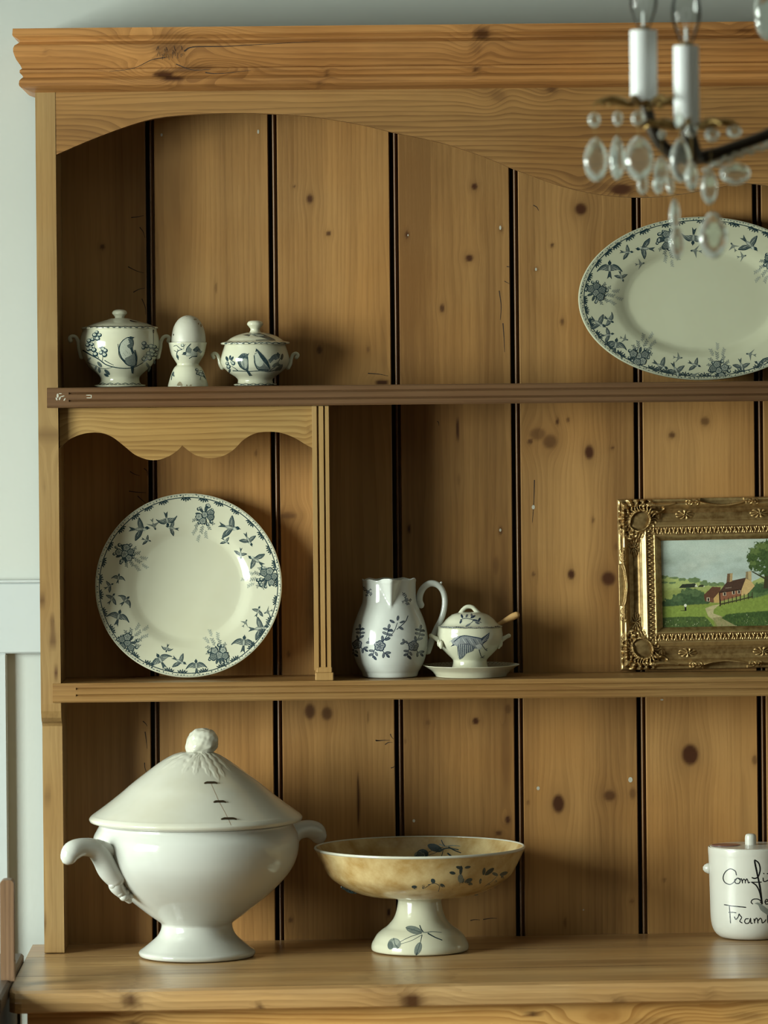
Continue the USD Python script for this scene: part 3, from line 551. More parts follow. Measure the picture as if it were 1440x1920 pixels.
# ================================================================ the dresser's base
def tilt(m):
    ms = m if isinstance(m, list) else [m]
    for q in ms: q.vertices = q.vertices + np.c_[np.zeros((len(q.vertices), 2)), .0082 * (q.vertices[:, 0] + .226)]
    return ms
base = thing('dresser_cupboard', 'pine dresser base with planked worktop and rounded front edge', 'dresser', (CXD, -.24, 0))
XB0, XB1, YT = -.384, 2 * CXD + .384, -.486
TH_ = .0262
def plank(y0, y1, m, front=False, kn=None):
    r = .0004; g3 = .0035
    if front:
        pg = Polygon([(y1, .9 - TH_), (y1, .8996), (y1 - r, .9), (y1 - g3, .9), (y0 + .016, .9), (y0 + .006, .8975), (y0 + .001, .892), (y0, .886), (y0 + .002, .9 - TH_ + .002), (y0 + .005, .9 - TH_)])
    else: pg = Polygon([(y1, .9 - TH_), (y1, .9 - r), (y1 - r, .9), (y1 - g3, .9), (y0 + g3, .9), (y0 + r, .9), (y0, .9 - r), (y0, .9 - TH_)])
    n = 240; xs = np.linspace(XB0, XB1, n); pts = np.array(pg.exterior.coords)[:-1]
    v = np.array([(x, p[0], p[1]) for x in xs for p in pts]); k = len(pts); f = []
    # round the front corners in plan
    if front:
        R = .018
        for e, sg in ((XB0, 1), (XB1, -1)):
            near = np.abs(v[:, 0] - e) < R
    for i in range(n - 1):
        for j in range(k):
            j2 = (j + 1) % k; f += [[i * k + j, i * k + j2, (i + 1) * k + j2], [i * k + j, (i + 1) * k + j2, (i + 1) * k + j]]
    tri = trimesh.creation.triangulate_polygon(pg, engine='earcut')
    vv, ff = tri; t = cKDTree(pts).query(vv)[1]; f += [list(t[q]) for q in ff] + [[(n - 1) * k + t[q] for q in w][::-1] for w in ff]
    if front:
        R = .02
        x = v[:, 0]; dx = np.minimum(x - XB0, XB1 - x)
        inset = np.where(dx < R, R - np.sqrt(np.maximum(R * R - (R - dx) ** 2, 0)), 0)
        wgt = np.clip((y1 - v[:, 1]) / (y1 - y0), 0, 1) ** 4
        v[:, 1] += inset * wgt
    mm = trimesh.Trimesh(v, f, process=False); mm.fix_normals()
    vv = mm.vertices; seam = np.minimum(np.where(y1 < -.01, np.abs(vv[:, 1] - y1), 9), 9 if front else np.abs(vv[:, 1] - y0)); wv = .5 + .5 * np.sin(vv[:, 0] * 9 + y0 * 40)
    kf_, wf_ = knot_fields(tilt(mm)[0].vertices, kn or []); kf_ = np.maximum(kf_, np.where(seam < .001, .35 + .5 * wv, 0))
    obj('top_plank', mm, m, base, smooth=False, attrs={'knot': kf_, 'warp': wf_})
ktop = [(WX_(245, 1876, YT), WZ_(245, 1876, YT), .009, .008, .75), (WX_(772, 1878, YT), WZ_(772, 1878, YT), .014, .010, .8), (WX_(1332, 1866, YT), WZ_(1332, 1866, YT), .004, .004, .8), (WX_(1160, 1880, YT), WZ_(1160, 1880, YT), .008, .003, .4), (WX_(487, 1889, YT), WZ_(487, 1889, YT), .003, .003, .7)]
plank(-.1357, .0, 'pine_top_back'); plank(-.3307, -.1368, 'pine_top'); plank(YT, -.3318, 'pine_top', True, ktop)
XC0, XC1 = WX_(51, 1905, -.465), 2 * CXD - WX_(51, 1905, -.465)
zt = .9 - TH_ - .0004
rk = [(WX_(258, 1921, -.465), WZ_(258, 1921, -.465), .008, .006, .7), (WX_(1000, 1901, -.465), WZ_(1000, 1901, -.465), .006, .003, .7), (WX_(1230, 1917, -.465), WZ_(1230, 1917, -.465), .035, .006, .25), (WX_(1400, 1905, -.465), WZ_(1400, 1905, -.465), .02, .005, .3)]
def kb(x0, x1, y0, y1, z0, z1, r=.0015): return box(x0, x1, y0, y1, z0, z1, r)
rl = fine(box(XC0, XC1, -.465, -.443, zt - .06, zt), .02)
obj('front_rail', tilt(rl), 'pine_rail', base, knots=rk)
obj('side_panel', tilt(kb(XC0, XC0 + .022, -.443, .0, .06, zt)), 'pine_side', base); obj('side_panel', tilt(kb(XC1 - .022, XC1, -.443, .0, .06, zt)), 'pine_side', base)
nd = 4; wd = (XC1 - XC0 - .05) / nd
for k in range(nd):
    x0 = XC0 + .025 + k * wd
    dr = obj('drawer', tilt(kb(x0 + .012, x0 + wd - .012, -.467, -.30, zt - .225, zt - .065, .003)), 'pine_rail', base)
    obj('knob', tilt(ellipsoid(((x0 + wd / 2), -.485, zt - .145), (.018, .018, .018), 2)), 'pine_rail', dr)
    cd = obj('door', tilt(kb(x0 + .012, x0 + wd - .012, -.465, -.443, .13, zt - .25, .003)), 'pine_side', base)
    obj('knob', tilt(ellipsoid((x0 + wd - .05, -.482, .45), (.015, .018, .015), 2)), 'pine_rail', cd)
obj('cross_rail', tilt(kb(XC0, XC1, -.463, -.443, zt - .25, zt - .225)), 'pine_rail', base)
obj('plinth', [box(XC0 - .01, XC1 + .01, -.475, -.01, 0, .11, .003)], 'pine_rail', base)

# ================================================================ crockery
def pot_handle(path, radii, y=None, n=12):
    return taper_tube([P3(px, py, yy) for px, py, yy in path], radii, n)
def rot_about(m, x, y, deg):
    T = trimesh.transformations.rotation_matrix(math.radians(deg), (0, 0, 1), (x, y, 0)); m = m.copy(); m.apply_transform(T); return m
def dome_lid(cx, cy, y, prof, base):
    return Lathe(cx, cy, y, prof, base)

# ---- large lidded pot with bird, left on the upper shelf
Y = -.062; k = sc(Y)
pot = thing('lidded_pot', 'larger cream lidded pot printed with a perched bird, leftmost on the upper shelf', 'pot', (WX_(224, 720, Y), Y, Z1T))
B = Lathe(224.3, 650, Y, [(44, 725), (47.5, 723.5), (47.5, 721), (40.5, 719), (37.2, 715), (36.8, 708), (41, 702), (49, 695), (56.7, 688.8), (62, 682), (69, 669), (73, 655.8), (74.6, 642.6), (73, 629.4), (70.5, 621), (69.5, 616), (66, 616)], Z1T)
obj('body', B.mesh(), 'cream_glaze', pot)
zr = float(B.prof[-1, 1])
Ld = Lathe(224.3, 605, Y, [(66, 616.5), (71.5, 616), (72.2, 613.8), (70, 612.3), (64, 611), (54, 607), (44, 604), (35, 601.7), (24, 598.5), (16, 596)], zr - .0002)
lid = obj('lid', Ld.mesh(), 'cream_glaze', pot)
Kn = Lathe(224.3, 588, Y, [(10, 596.5), (9, 594), (10.5, 591), (13.6, 587.5), (14, 585), (12, 581.5), (7, 579.3), (2, 579)], float(Ld.prof[-1, 1]) - .0006)
obj('knob', Kn.mesh(48), 'cream_glaze', lid)
for sg in (-1, 1):
    X = lambda d: 224.3 + sg * d
    obj('handle', pot_handle([(X(71), 670, Y), (X(75.5), 652, Y), (X(77.5), 641, Y), (X(82), 632.5, Y), (X(88.5), 630.5, Y), (X(93), 634, Y), (X(91.5), 640, Y)], [5, 4.6, 3.8, 3.6, 3.7, 4.2, 4.4]) if False else
        pot_handle([(X(71), 670, Y), (X(75.5), 652, Y), (X(77.5), 641, Y), (X(82), 632.5, Y), (X(88.5), 630.5, Y), (X(93), 634, Y), (X(91.5), 640, Y)], np.array([5, 4.6, 3.8, 3.6, 3.7, 4.2, 4.4]) * k), 'cream_glaze', pot)
def zc(x0, y0, sc_): return lambda L: [(x0 + x / sc_, y0 + y / sc_) for x, y in L]
q = zc(130, 570, 7.579)
br = [(tapered(q([(190, 655), (300, 720), (420, 785), (520, 860), (650, 900), (800, 915), (930, 895), (1050, 830)]), 2.4, 1.2), .9, 1), (tapered(q([(500, 800), (560, 835), (630, 870)]), 1.6, .8), .9, 1), (tapered(q([(260, 830), (380, 880), (490, 920), (640, 890)]), .8, 1.2), .75, 1),
      (tapered(q([(1050, 830), (1130, 760), (1190, 620), (1195, 400)]), 1.2, .8), .9, 1), (tapered(q([(420, 770), (360, 640), (380, 430)]), 1.2, .6), .85, 1), (tapered(q([(470, 810), (480, 700), (460, 620)]), 1.1, .6), .85, 1)]
for (x, y, L, w, a, t) in ((400, 820, 13, 6, 50, .7), (420, 900, 11, 5, 80, .7), (500, 930, 14, 6, 45, .8), (560, 1030, 10, 5, -150, .85), (390, 870, 10, 4, 110, .6), (310, 760, 9, 4, 140, .5), (1150, 880, 12, 5, 110, .6), (1090, 830, 13, 5, 60, .6), (1200, 780, 10, 4, 80, .6), (1195, 420, 9, 3, -90, .8)):
    x, y = q([(x, y)])[0]; br.append((leaf(x, y, L, w, a), t, 2))
put_print('branch_print', br, B.project, pot)
rg = np.random.default_rng(3); fl = []
for (x, y) in ((390, 400), (430, 440), (360, 440), (280, 520), (320, 570), (260, 580), (310, 630), (270, 640), (350, 650), (420, 540), (440, 600), (480, 640), (450, 690), (510, 660), (500, 720), (370, 710), (330, 500), (400, 490), (1060, 560), (1100, 600), (1050, 620), (1160, 600), (1210, 610), (1240, 650), (1170, 660), (1120, 700), (1180, 720), (1230, 720), (1080, 740), (1060, 780), (1140, 770), (1200, 680)):
    x, y = q([(x, y)])[0]; r = rg.uniform(3.2, 4.6)
    fl += [(ell(x + .3, y + .4, r * 1.15, r * 1.05), .98, 2), (ell(x - .5, y - .5, r * .66, r * .58), .03, 3), (stroke([(x - .4, y - r * .5), (x - .2, y + r * .3)], .6, False), .7, 4)]
put_print('blossom_print', fl, B.project, pot)
bd = [(smoothpoly(q([(760, 510), (830, 470), (895, 490), (915, 560), (900, 640), (950, 740), (950, 850), (920, 890), (830, 875), (770, 820), (720, 740), (700, 650), (715, 570)])), .85, 1),
      (smoothpoly(q([(768, 520), (830, 480), (880, 500), (890, 560), (830, 600), (870, 650), (890, 740), (840, 790), (780, 790), (735, 730), (715, 650), (730, 570)])), .12, 2),
      (smoothpoly(q([(790, 770), (870, 730), (920, 700), (940, 790), (935, 870), (850, 870), (800, 830)])), .62, 3), (smoothpoly(q([(830, 500), (890, 500), (905, 560), (890, 620), (845, 625), (820, 590), (860, 560)])), .72, 3),
      (poly(*q([(820, 480), (870, 460), (925, 475), (880, 505)])), .9, 4), (stroke(q([(690, 570), (700, 650), (710, 740), (800, 850)]), .9), .9, 4), (poly(*q([(870, 890), (915, 890), (910, 990), (885, 980)])), .85, 3), (stroke(q([(930, 660), (955, 760), (945, 870)]), 2.2), .95, 4), (ell(*q([(850, 545)])[0], .9, .9), 1, 5),
      (stroke(q([(800, 660), (830, 700)]), .5), .6, 4), (stroke(q([(760, 690), (800, 740)]), .5), .6, 4), (stroke(q([(850, 690), (870, 720)]), .5), .6, 4)]
put_print('bird_print', bd, B.project, pot)
def ring_print(L, cx, py, r_px, tone=.9, n=34, amp=1.0, lw=1.1, seed=1, span=1.0):
    """border line with little knots, round the front of a lathe at one row"""
    g = np.random.default_rng(seed); xs = np.linspace(-r_px * .97, r_px * .97, 60); S = []
    S.append((LineString([(cx + x, py + amp * math.sin(x * .45)) for x in xs]).buffer(lw / 2), tone, 0))
    for x in np.linspace(-.92, .92, n // 3) * r_px:
        for d in (-1.5, 0, 1.5): S.append((ell(cx + x + d, py + 1.2 + amp * .6 * g.uniform(0, 1.5), .8, .9), tone, 1))
    return S
put_print('border_print', ring_print(B, 224.3, 719.5, 41, .8), B.project, pot, step=2)
put_print('border_print', ring_print(Ld, 224.3, 612.6, 69, .95, 40, .8), Ld.project, lid, step=2)
put_print('spray_print', [(leaf(243, 601, 16, 4, 8), .9, 1), (leaf(256, 602, 14, 3, -12), .7, 1)], Ld.project, lid)

# ---- small lidded pot with two birds
Y = -.058; k = sc(Y)
pot = thing('lidded_pot', 'smaller cream lidded pot printed with two birds, right of the egg cup', 'pot', (WX_(478, 720, Y), Y, Z1T))
B = Lathe(478.4, 680, Y, [(37, 724.5), (40, 723), (40, 721), (34, 719.5), (33, 717), (33, 712.5), (37.5, 707.5), (47.5, 701), (54.5, 695), (60.6, 688.7), (64, 680), (64.2, 672), (62.5, 664), (60, 656), (58, 650), (57, 647.5), (54, 647.5)], Z1T)
obj('body', B.mesh(), 'cream_glaze', pot)
Ld = Lathe(478.4, 635, Y, [(55, 648.5), (63, 647.5), (65, 645.3), (63, 643.2), (54, 641), (45.6, 635), (35, 630), (25, 627), (16, 625)], float(B.prof[-1, 1]) - .0002)
lid = obj('lid', Ld.mesh(), 'cream_glaze', pot)
Kn = Lathe(478.4, 612, Y, [(12, 625.6), (9.6, 622), (9, 618.5), (11, 615), (14.5, 611), (15, 608), (12.5, 604), (7, 602.2), (2, 602)], float(Ld.prof[-1, 1]) - .0006)
obj('knob', Kn.mesh(48), 'cream_glaze', lid)
for sg in (-1, 1):
    X = lambda d: 478.4 + sg * d
    obj('handle', pot_handle([(X(61), 690, Y), (X(65.5), 682, Y), (X(67.5), 674, Y), (X(71), 665, Y), (X(76.5), 662.5, Y), (X(80), 666, Y), (X(77), 671, Y)], np.array([4.6, 4.2, 3.4, 3.2, 3.3, 3.6, 3.6]) * k), 'cream_glaze', pot)
q = zc(390, 595, 8.0)
S = [(tapered(q([(370, 800), (500, 805), (640, 810), (800, 800), (900, 815), (1000, 790)]), 1.6, 1.2), .9, 1), (tapered(q([(350, 730), (400, 760), (450, 800)]), .8, 1.4), .9, 1), (stroke(q([(930, 800), (1020, 720), (1110, 570)]), 1), .9, 1)]
for (x, y, L, w, a, t) in ((300, 660, 10, 5, -110, .9), (330, 640, 9, 4, -85, .9), (345, 650, 9, 4, -60, .9), (330, 770, 8, 4, 100, .8), (1000, 640, 15, 6, -50, .7), (930, 640, 18, 8, -38, .75), (1060, 620, 12, 5, -100, .8), (1100, 640, 12, 5, -80, .8), (1000, 800, 16, 6, -30, .6), (960, 740, 15, 6, -30, .55), (1060, 800, 14, 6, -60, .6), (1020, 700, 12, 5, 20, .6)):
    x, y = q([(x, y)])[0]; S.append((leaf(x, y, L, w, a), t, 2))
for (x, y, r) in ((310, 740, 4), (290, 690, 3.4), (380, 690, 3.8), (360, 670, 3)):
    x, y = q([(x, y)])[0]; S += [(ell(x, y, r, r), .85, 2), (ell(x - .5, y - .5, r * .6, r * .6), .3, 3)]
put_print('branch_print', S, B.project, pot)
b1 = [(smoothpoly(q([(450, 600), (510, 545), (580, 545), (600, 590), (605, 700), (600, 790), (540, 790), (480, 740), (445, 680)])), .78, 1), (smoothpoly(q([(490, 640), (550, 615), (590, 640), (590, 730), (560, 770), (500, 710)])), .42, 2), (poly(*q([(560, 780), (600, 790), (665, 875), (620, 880)])), .9, 2),
      (poly(*q([(580, 560), (618, 535), (600, 575)])), .95, 2), (stroke(q([(470, 620), (540, 590), (600, 600)]), 1), .95, 3), (stroke(q([(445, 650), (480, 740), (560, 790)]), 1.2), .95, 3), (stroke(q([(520, 650), (545, 760)]), .7), .9, 3), (stroke(q([(560, 650), (570, 760)]), .7), .1, 3), (ell(*q([(570, 555)])[0], .6, .6), .05, 4)]
b2 = [(smoothpoly(q([(700, 540), (760, 520), (800, 560), (880, 650), (930, 740), (920, 800), (800, 810), (730, 770), (690, 680)])), .6, 1), (smoothpoly(q([(700, 560), (750, 530), (790, 600), (830, 690), (780, 740), (720, 700)])), .12, 2), (poly(*q([(715, 470), (740, 480), (830, 570), (900, 660), (930, 780), (870, 700), (790, 610)])), .9, 3),
      (poly(*q([(900, 640), (1020, 545), (1040, 575), (930, 690)])), .75, 1), (poly(*q([(710, 520), (720, 465), (745, 510)])), .9, 3), (stroke(q([(690, 570), (700, 670), (740, 770), (800, 790)]), 1.2), .95, 3), (stroke(q([(760, 780), (900, 790)]), 2), .8, 3), (stroke(q([(820, 660), (890, 740)]), .7), .1, 4)]
put_print('bird_print', b1, B.project, pot); put_print('bird_print', b2, B.project, pot)
put_print('border_print', ring_print(B, 478.4, 720, 36, .8), B.project, pot, step=2)
put_print('border_print', ring_print(Ld, 478.4, 642.6, 60, .95, 34, .7), Ld.project, lid, step=2)
q = zc(390, 595, 8.0)
put_print('bird_print', [(smoothpoly(q([(620, 245), (760, 240), (850, 262), (940, 300), (1000, 335), (900, 330), (800, 300), (700, 280)])), .75, 1), (poly(*q([(520, 265), (640, 250), (620, 285)])), .8, 1), (smoothpoly(q([(700, 262), (800, 258), (840, 280), (760, 285)])), .25, 2), (stroke(q([(720, 345), (860, 340), (1010, 345)]), 1.2), .85, 1)], Ld.project, lid)

# ---- double egg cup, and the egg in it
Y = -.068; k = sc(Y)
cup = thing('egg_cup', 'cream double egg cup printed with a flying bird between the two lidded pots', 'egg cup', (WX_(352, 720, Y), Y, Z1T))
B = Lathe(352.2, 680, Y, [(36, 725), (38, 724), (35.2, 713), (32.6, 705), (29.7, 697), (25.4, 689), (21, 684.7), (20.8, 682), (22, 680), (26, 673.7), (30.6, 666), (33, 658), (34.8, 650), (36.2, 643.2), (35.6, 642.4), (33.8, 643), (33, 648), (31, 657), (25, 668), (10, 676), (1, 677)], Z1T)
B.rz = B.rz[B.rz[:, 0] > 18 * k]; o = B.prof[:round(len(B.prof) * 14 / 21)]; B.rz = o[np.argsort(o[:, 1])]
cb = obj('body', B.mesh(), 'cream_glaze', cup)
q = zc(300, 580, 12.8)
S = [(smoothpoly(q([(600, 1090), (680, 1040), (800, 1000), (880, 1030), (900, 1110), (820, 1130), (720, 1120), (640, 1130)])), .3, 1), (poly(*q([(620, 1030), (640, 930), (770, 795), (700, 900), (760, 960), (740, 1050)])), .6, 2), (poly(*q([(790, 990), (890, 890), (960, 960), (870, 1030)])), .75, 2), (ell(*q([(590, 1060)])[0], 3.6, 3), .8, 2), (poly(*q([(560, 1070), (515, 1085), (565, 1095)])), .95, 2),
     (stroke(q([(622, 1030), (650, 920), (765, 798)]), 1.3), .95, 3), (stroke(q([(790, 975), (885, 895)]), 1.3), .95, 3), (poly(*q([(690, 1175), (760, 1130), (890, 1110), (890, 1140), (780, 1140), (700, 1190)])), .9, 2), (stroke(q([(900, 1000), (980, 1040), (1010, 1000)]), 1), .9, 2), (poly(*q([(900, 880), (1000, 1010), (980, 1060), (890, 950)])), .7, 2), (ell(*q([(670, 1080)])[0], 3.5, 2), .05, 3),
     (stroke(q([(330, 885), (400, 870), (470, 930), (530, 960)]), 1.1), .9, 1), (stroke(q([(530, 960), (430, 1000), (400, 1100), (440, 1205)]), 1.5), .85, 1), (leaf(*q([(400, 1080)])[0], 9, 4, 70), .8, 2), (stroke(q([(340, 985), (400, 1020)]), 1), .85, 1), (stroke(q([(420, 960), (430, 1010)]), 1), .85, 1), (ell(*q([(540, 860)])[0], 3.4, 3.2), .8, 1), (ell(*q([(538, 855)])[0], 2.4, 2.2), .1, 2), (stroke(q([(560, 960), (580, 880), (620, 840)]), .7), .7, 1)]
put_print('bird_print', S, B.project, cup, step=2)
S = []
for (x, y, r) in ((880, 1450, 3), (920, 1500, 3.6), (980, 1500, 3.4), (1040, 1520, 3), (960, 1560, 3.4), (1010, 1580, 3.2), (900, 1540, 3), (1070, 1590, 2.6)):
    x, y = q([(x, y)])[0]; S += [(ell(x, y, r, r * .9), .85, 1), (ell(x + .5, y - .4, r * .6, r * .5), .2, 2)]
S += [(stroke(q([(900, 1480), (980, 1580), (960, 1690)]), 1), .8, 2), (stroke(q([(1000, 1560), (1110, 1680)]), 1.2), .8, 2), (stroke(q([(330, 1500), (290, 1570), (275, 1690)]), 1.4), .8, 1), (leaf(*q([(330, 1500)])[0], 8, 4, 110), .75, 1), (leaf(*q([(300, 1540)])[0], 7, 3, 60), .75, 1)]
put_print('blossom_print', S, B.project, cup, step=2)
S = [(smoothpoly(q([(400, 1840), (430, 1770), (480, 1735), (520, 1770), (535, 1840)])), .35, 1), (smoothpoly(q([(620, 1840), (640, 1800), (670, 1840)])), .35, 1), (smoothpoly(q([(700, 1840), (740, 1800), (760, 1840)])), .3, 1)]
put_print('glaze_wear', S, B.project, cup, mat='ink_brown', step=2)
z0 = WZ_(353, 672, Y)
egg = thing('egg', 'pale speckled egg standing in the double egg cup', 'egg', (WX_(353.5, 660, Y), Y, z0))
E = Lathe(353.5, 630, Y, [(1, 672), (12, 670), (22, 663), (28.5, 653), (31.8, 643), (32.2, 635), (30.6, 623), (27, 611), (20, 600), (12, 594), (5, 591.6), (1, 591.2)], z0)
obj('shell', E.mesh(), 'egg_shell', egg)
put_print('speck_print', [(ell(325.4, 627.5, .9, 1.8), .95, 0), (ell(377, 610, 1.6, 3.4), .5, 0), (ell(366, 599, 3, 1.6), .28, 0), (ell(347, 593, 5, 1.2), .3, 0), (ell(372, 607, 1.2, 2), .4, 0)], E.project, egg, mat='ink_brown', step=2)

# ---- plates leaning against the boards
class Plate:
    def __init__(self, cx, cy, ax, az, tilt, roll, ybot, zbase, prof):
        self.t, self.roll = math.radians(tilt), roll
        self.ey = np.array([0, math.sin(self.t), math.cos(self.t)])       # up along the plate
        self.en = np.array([0, -math.cos(self.t), math.sin(self.t)])      # out of the plate's face
        ex = np.array([math.cos(roll), 0, math.sin(roll)]); self.ex = ex; self.ey = self.ey - ex * (self.ey @ ex); self.ey /= np.linalg.norm(self.ey)
        yc = ybot + az * math.sin(self.t); self.k = sc(yc)
        self.a, self.b = ax, az; pr_ = spline(np.array(prof), 4)
        x = WX_(cx, cy, yc); self.c = np.array([x, yc, zbase + az * math.cos(self.t) + .0004]); self.raw = np.array(prof); self.prof = pr_   # (rho, height, metres)
    def h(self, rho): return np.interp(rho, self.prof[:, 0], self.prof[:, 1])
    def surf(self, u, v, off=0.0):
        rho = np.sqrt((u / self.a) ** 2 + (v / self.b) ** 2); return self.c + np.multiply.outer(u, self.ex) + np.multiply.outer(v, self.ey) + np.multiply.outer(self.h(rho) + off, self.en)
    def project(self, px, py, off):
        px, py = np.asarray(px, float), np.asarray(py, float); X, Yy = lev(px, py)
        d = np.stack([X / F, np.ones_like(X), -Yy / F], -1); o = np.array([0, -D, ZC]); hh = np.zeros(len(px))
        for _ in range(4):
            tt = ((self.c - o) @ self.en + hh) / (d @ self.en); p = o + d * tt[:, None] - self.c
            u, v = p @ self.ex, p @ self.ey; hh = self.h(np.sqrt((u / self.a) ** 2 + (v / self.b) ** 2))
        return self.surf(u, v, off)
    def px(self, rho, th):
        p = self.surf(np.array([rho * self.a * math.cos(th)]), np.array([rho * self.b * math.sin(th)]))[0]; kk = F / (D + p[1]); X, Yy = p[0] * kk, (ZC - p[2]) * kk
        return X * c + Yy * s + PX, -X * s + Yy * c + PY
    def clip(self, rho=.975): return Polygon([self.px(rho, t) for t in np.linspace(0, 2 * np.pi, 120, endpoint=False)])
    def mesh(self, thick=.0045, n=200):
        fr = self.prof; rear = fr[::-1].copy(); rear[:, 1] -= thick; rear = rear[rear[:, 0] < .992]
        ring = np.vstack([fr, [[1.004, fr[-1, 1] - .0012], [1.003, fr[-1, 1] - .0032]], rear]); th = np.linspace(0, 2 * np.pi, n, endpoint=False); L = len(ring)
        v = np.vstack([self.c + np.outer(q[0] * self.a * np.cos(th), self.ex) + np.outer(q[0] * self.b * np.sin(th), self.ey) + q[1] * self.en for q in ring])
        i, j = np.meshgrid(np.arange(L - 1), np.arange(n), indexing='ij'); j2 = (j + 1) % n
        a, b, d, e = (i * n + j).ravel(), (i * n + j2).ravel(), ((i + 1) * n + j2).ravel(), ((i + 1) * n + j).ravel()
        m = trimesh.Trimesh(v, np.vstack([np.c_[a, b, d], np.c_[a, d, e]]), process=False); m.merge_vertices(); m.update_faces(m.nondegenerate_faces()); m.fix_normals(); return m
def rim_border(P, n, seed):
    g = np.random.default_rng(seed); A, Bk = [], []
    ths = np.linspace(0, 2 * np.pi, 240)
    line = [P.px(.958, t) for t in ths]; A.append((LineString(line).buffer(.8), .95, 0))
    for k in range(n):
        t0 = 2 * np.pi * k / n + g.uniform(-.03, .03); x, y = P.px(.957, t0); xi, yi = P.px(.90, t0); an = math.degrees(math.atan2(yi - y, xi - x))
        xl, yl = P.px(.953, t0 - .035); xr, yr = P.px(.953, t0 + .035)
        for (bx, by, da, L) in ((x, y, 0, 8), (x, y, 42, 8), (x, y, -42, 8), (xl, yl, 25, 6), (xr, yr, -25, 6), (xl, yl, -40, 5.5), (xr, yr, 40, 5.5), (x, y, 82, 8), (x, y, -82, 8)): A.append((leaf(bx, by, L, 2.2, an + da), .95, 1))
        A.append((stroke([(xl, yl), (x, y), (xr, yr)], 1.8), .95, 1))
    A.append((LineString([P.px(.99, t) for t in ths]).buffer(.35), .45, 0))
    for k in range(n * 6):
        t0 = 2 * np.pi * k / (n * 6) + g.uniform(-.008, .008); x, y = P.px(.976 + g.uniform(-.007, .012), t0); A.append((ell(x, y, g.uniform(.9, 2.0), g.uniform(.8, 1.3), g.uniform(0, 180)), g.uniform(.45, .9), 1))
    return A
Z2T_ = Z2T
prof = [(0, 0), (.3, 0), (.52, .0003), (.58, .0013), (.635, .0040), (.68, .0062), (.73, .0076), (.85, .0102), (.955, .0124), (.985, .0134), (1.0, .0132)]
RP = Plate(354, 1104, .1212, .1212, 12.5, .004, -.068, Z2T, prof)
plate = thing('dinner_plate', 'round cream dinner plate with swallows and flower sprays printed round its rim', 'plate', (RP.c[0], RP.c[1], Z2T))
obj('plate_body', RP.mesh(), 'cream_glaze', plate, smooth=50)
put_print('rim_print', rim_border(RP, 31, 5), RP.project, plate, step=3)
sw = [(313, 975, 21, 15, 'top', -170, 1), (263, 992, 23, 0, 'side', 5, 1), (288, 985, 15, 0, 'small', -70, 1), (322, 990, 15, 0, 'side', -15, -1), (275, 1013, 11, 0, 'side', -15, 1), (222, 1084, 14, 0, 'top', -10, 1), (205, 1099, 12, 0, 'side', 30, 1), (210, 1122, 14, 0, 'side', 60, 1), (235, 1126, 17, 0, 'top', -45, 1), (222, 1157, 23, 0, 'top', -15, 1),
      (301, 1238, 23, 0, 'top', 30, 1), (313, 1216, 12, 0, 'top', 165, 1), (337, 1240, 17, 0, 'side', -25, 1), (368, 1249, 21, 0, 'top', 4, 1), (457, 1206, 24, 0, 'top', -6, 1), (487, 1178, 23, 0, 'side', 10, 1), (460, 1168, 11, 0, 'small', 60, 1), (484, 1146, 13, 0, 'side', 70, 1), (502, 1147, 12, 0, 'small', 200, 1),
      (432, 989, 24, 0, 'side', -10, 1), (466, 1013, 17, 0, 'side', -60, 1), (423, 1015, 11, 0, 'side', -40, 1), (451, 1039, 13, 0, 'side', -90, 1), (479, 1050, 20, 0, 'side', 150, 1)]
for (x, y, sz, _, kd, an, fl_) in sw:
    put_print('swallow_print', placed(BIRD[kd], x, y, sz * .98, an, fl_), RP.project, plate, step=3, clip=RP.clip())
cx_, cy_ = 354, 1104; rg = np.random.default_rng(11)
for (x, y) in ((384, 966), (234, 1038), (238, 1206), (411, 1228), (503, 1082)):
    put_print('flower_print', cluster(x, y, 19, cx_, cy_, rg), RP.project, plate, step=3, clip=RP.clip())
profo = [(0, 0), (.3, 0), (.54, .0003), (.61, .0018), (.67, .0055), (.72, .0082), (.77, .0096), (.86, .0118), (.955, .0140), (.985, .0150), (1.0, .0148)]
OP = Plate(1314, 567, 230 * sc(-.03), 155 * sc(-.03), 9.5, .004, -.046, Z1T - .0004, profo)
platter = thing('oval_platter', 'large oval cream platter with swallow border on the upper shelf, behind the chandelier', 'platter', (OP.c[0], OP.c[1], Z1T))
obj('platter_body', OP.mesh(), 'platter_glaze', platter, smooth=50)
put_print('rim_print', rim_border(OP, 40, 6), OP.project, platter, step=3)
sw = [(1143, 504, 25, 'top', 0), (1165, 519, 13, 'side', -70), (1176, 473, 15, 'side', 0), (1208, 466, 21, 'side', 180), (1201, 495, 12, 'small', 10), (1122, 606, 20, 'side', -30), (1142, 600, 16, 'top', -120), (1140, 628, 15, 'side', 10), (1154, 648, 23, 'top', -10), (1171, 636, 11, 'small', -20), (1239, 686, 19, 'side', -25), (1268, 695, 19, 'side', -60), (1303, 684, 15, 'side', -20), (1302, 704, 13, 'small', 150), (1272, 671, 12, 'small', -5),
      (1391, 687, 17, 'side', -70), (1407, 664, 13, 'small', 170), (1427, 682, 17, 'side', 160), (1300, 445, 24, 'top', 175), (1304, 470, 15, 'small', 175), (1375, 462, 13, 'small', 120), (1406, 459, 23, 'side', -40), (1392, 481, 12, 'small', 10), (1480, 520, 20, 'side', 30), (1500, 600, 20, 'top', 20), (1470, 640, 18, 'side', 200)]
for (x, y, sz, kd, an) in sw:
    put_print('swallow_print', placed(BIRD[kd], x, y, sz * .98, an), OP.project, platter, step=3, clip=OP.clip())
rg = np.random.default_rng(15)
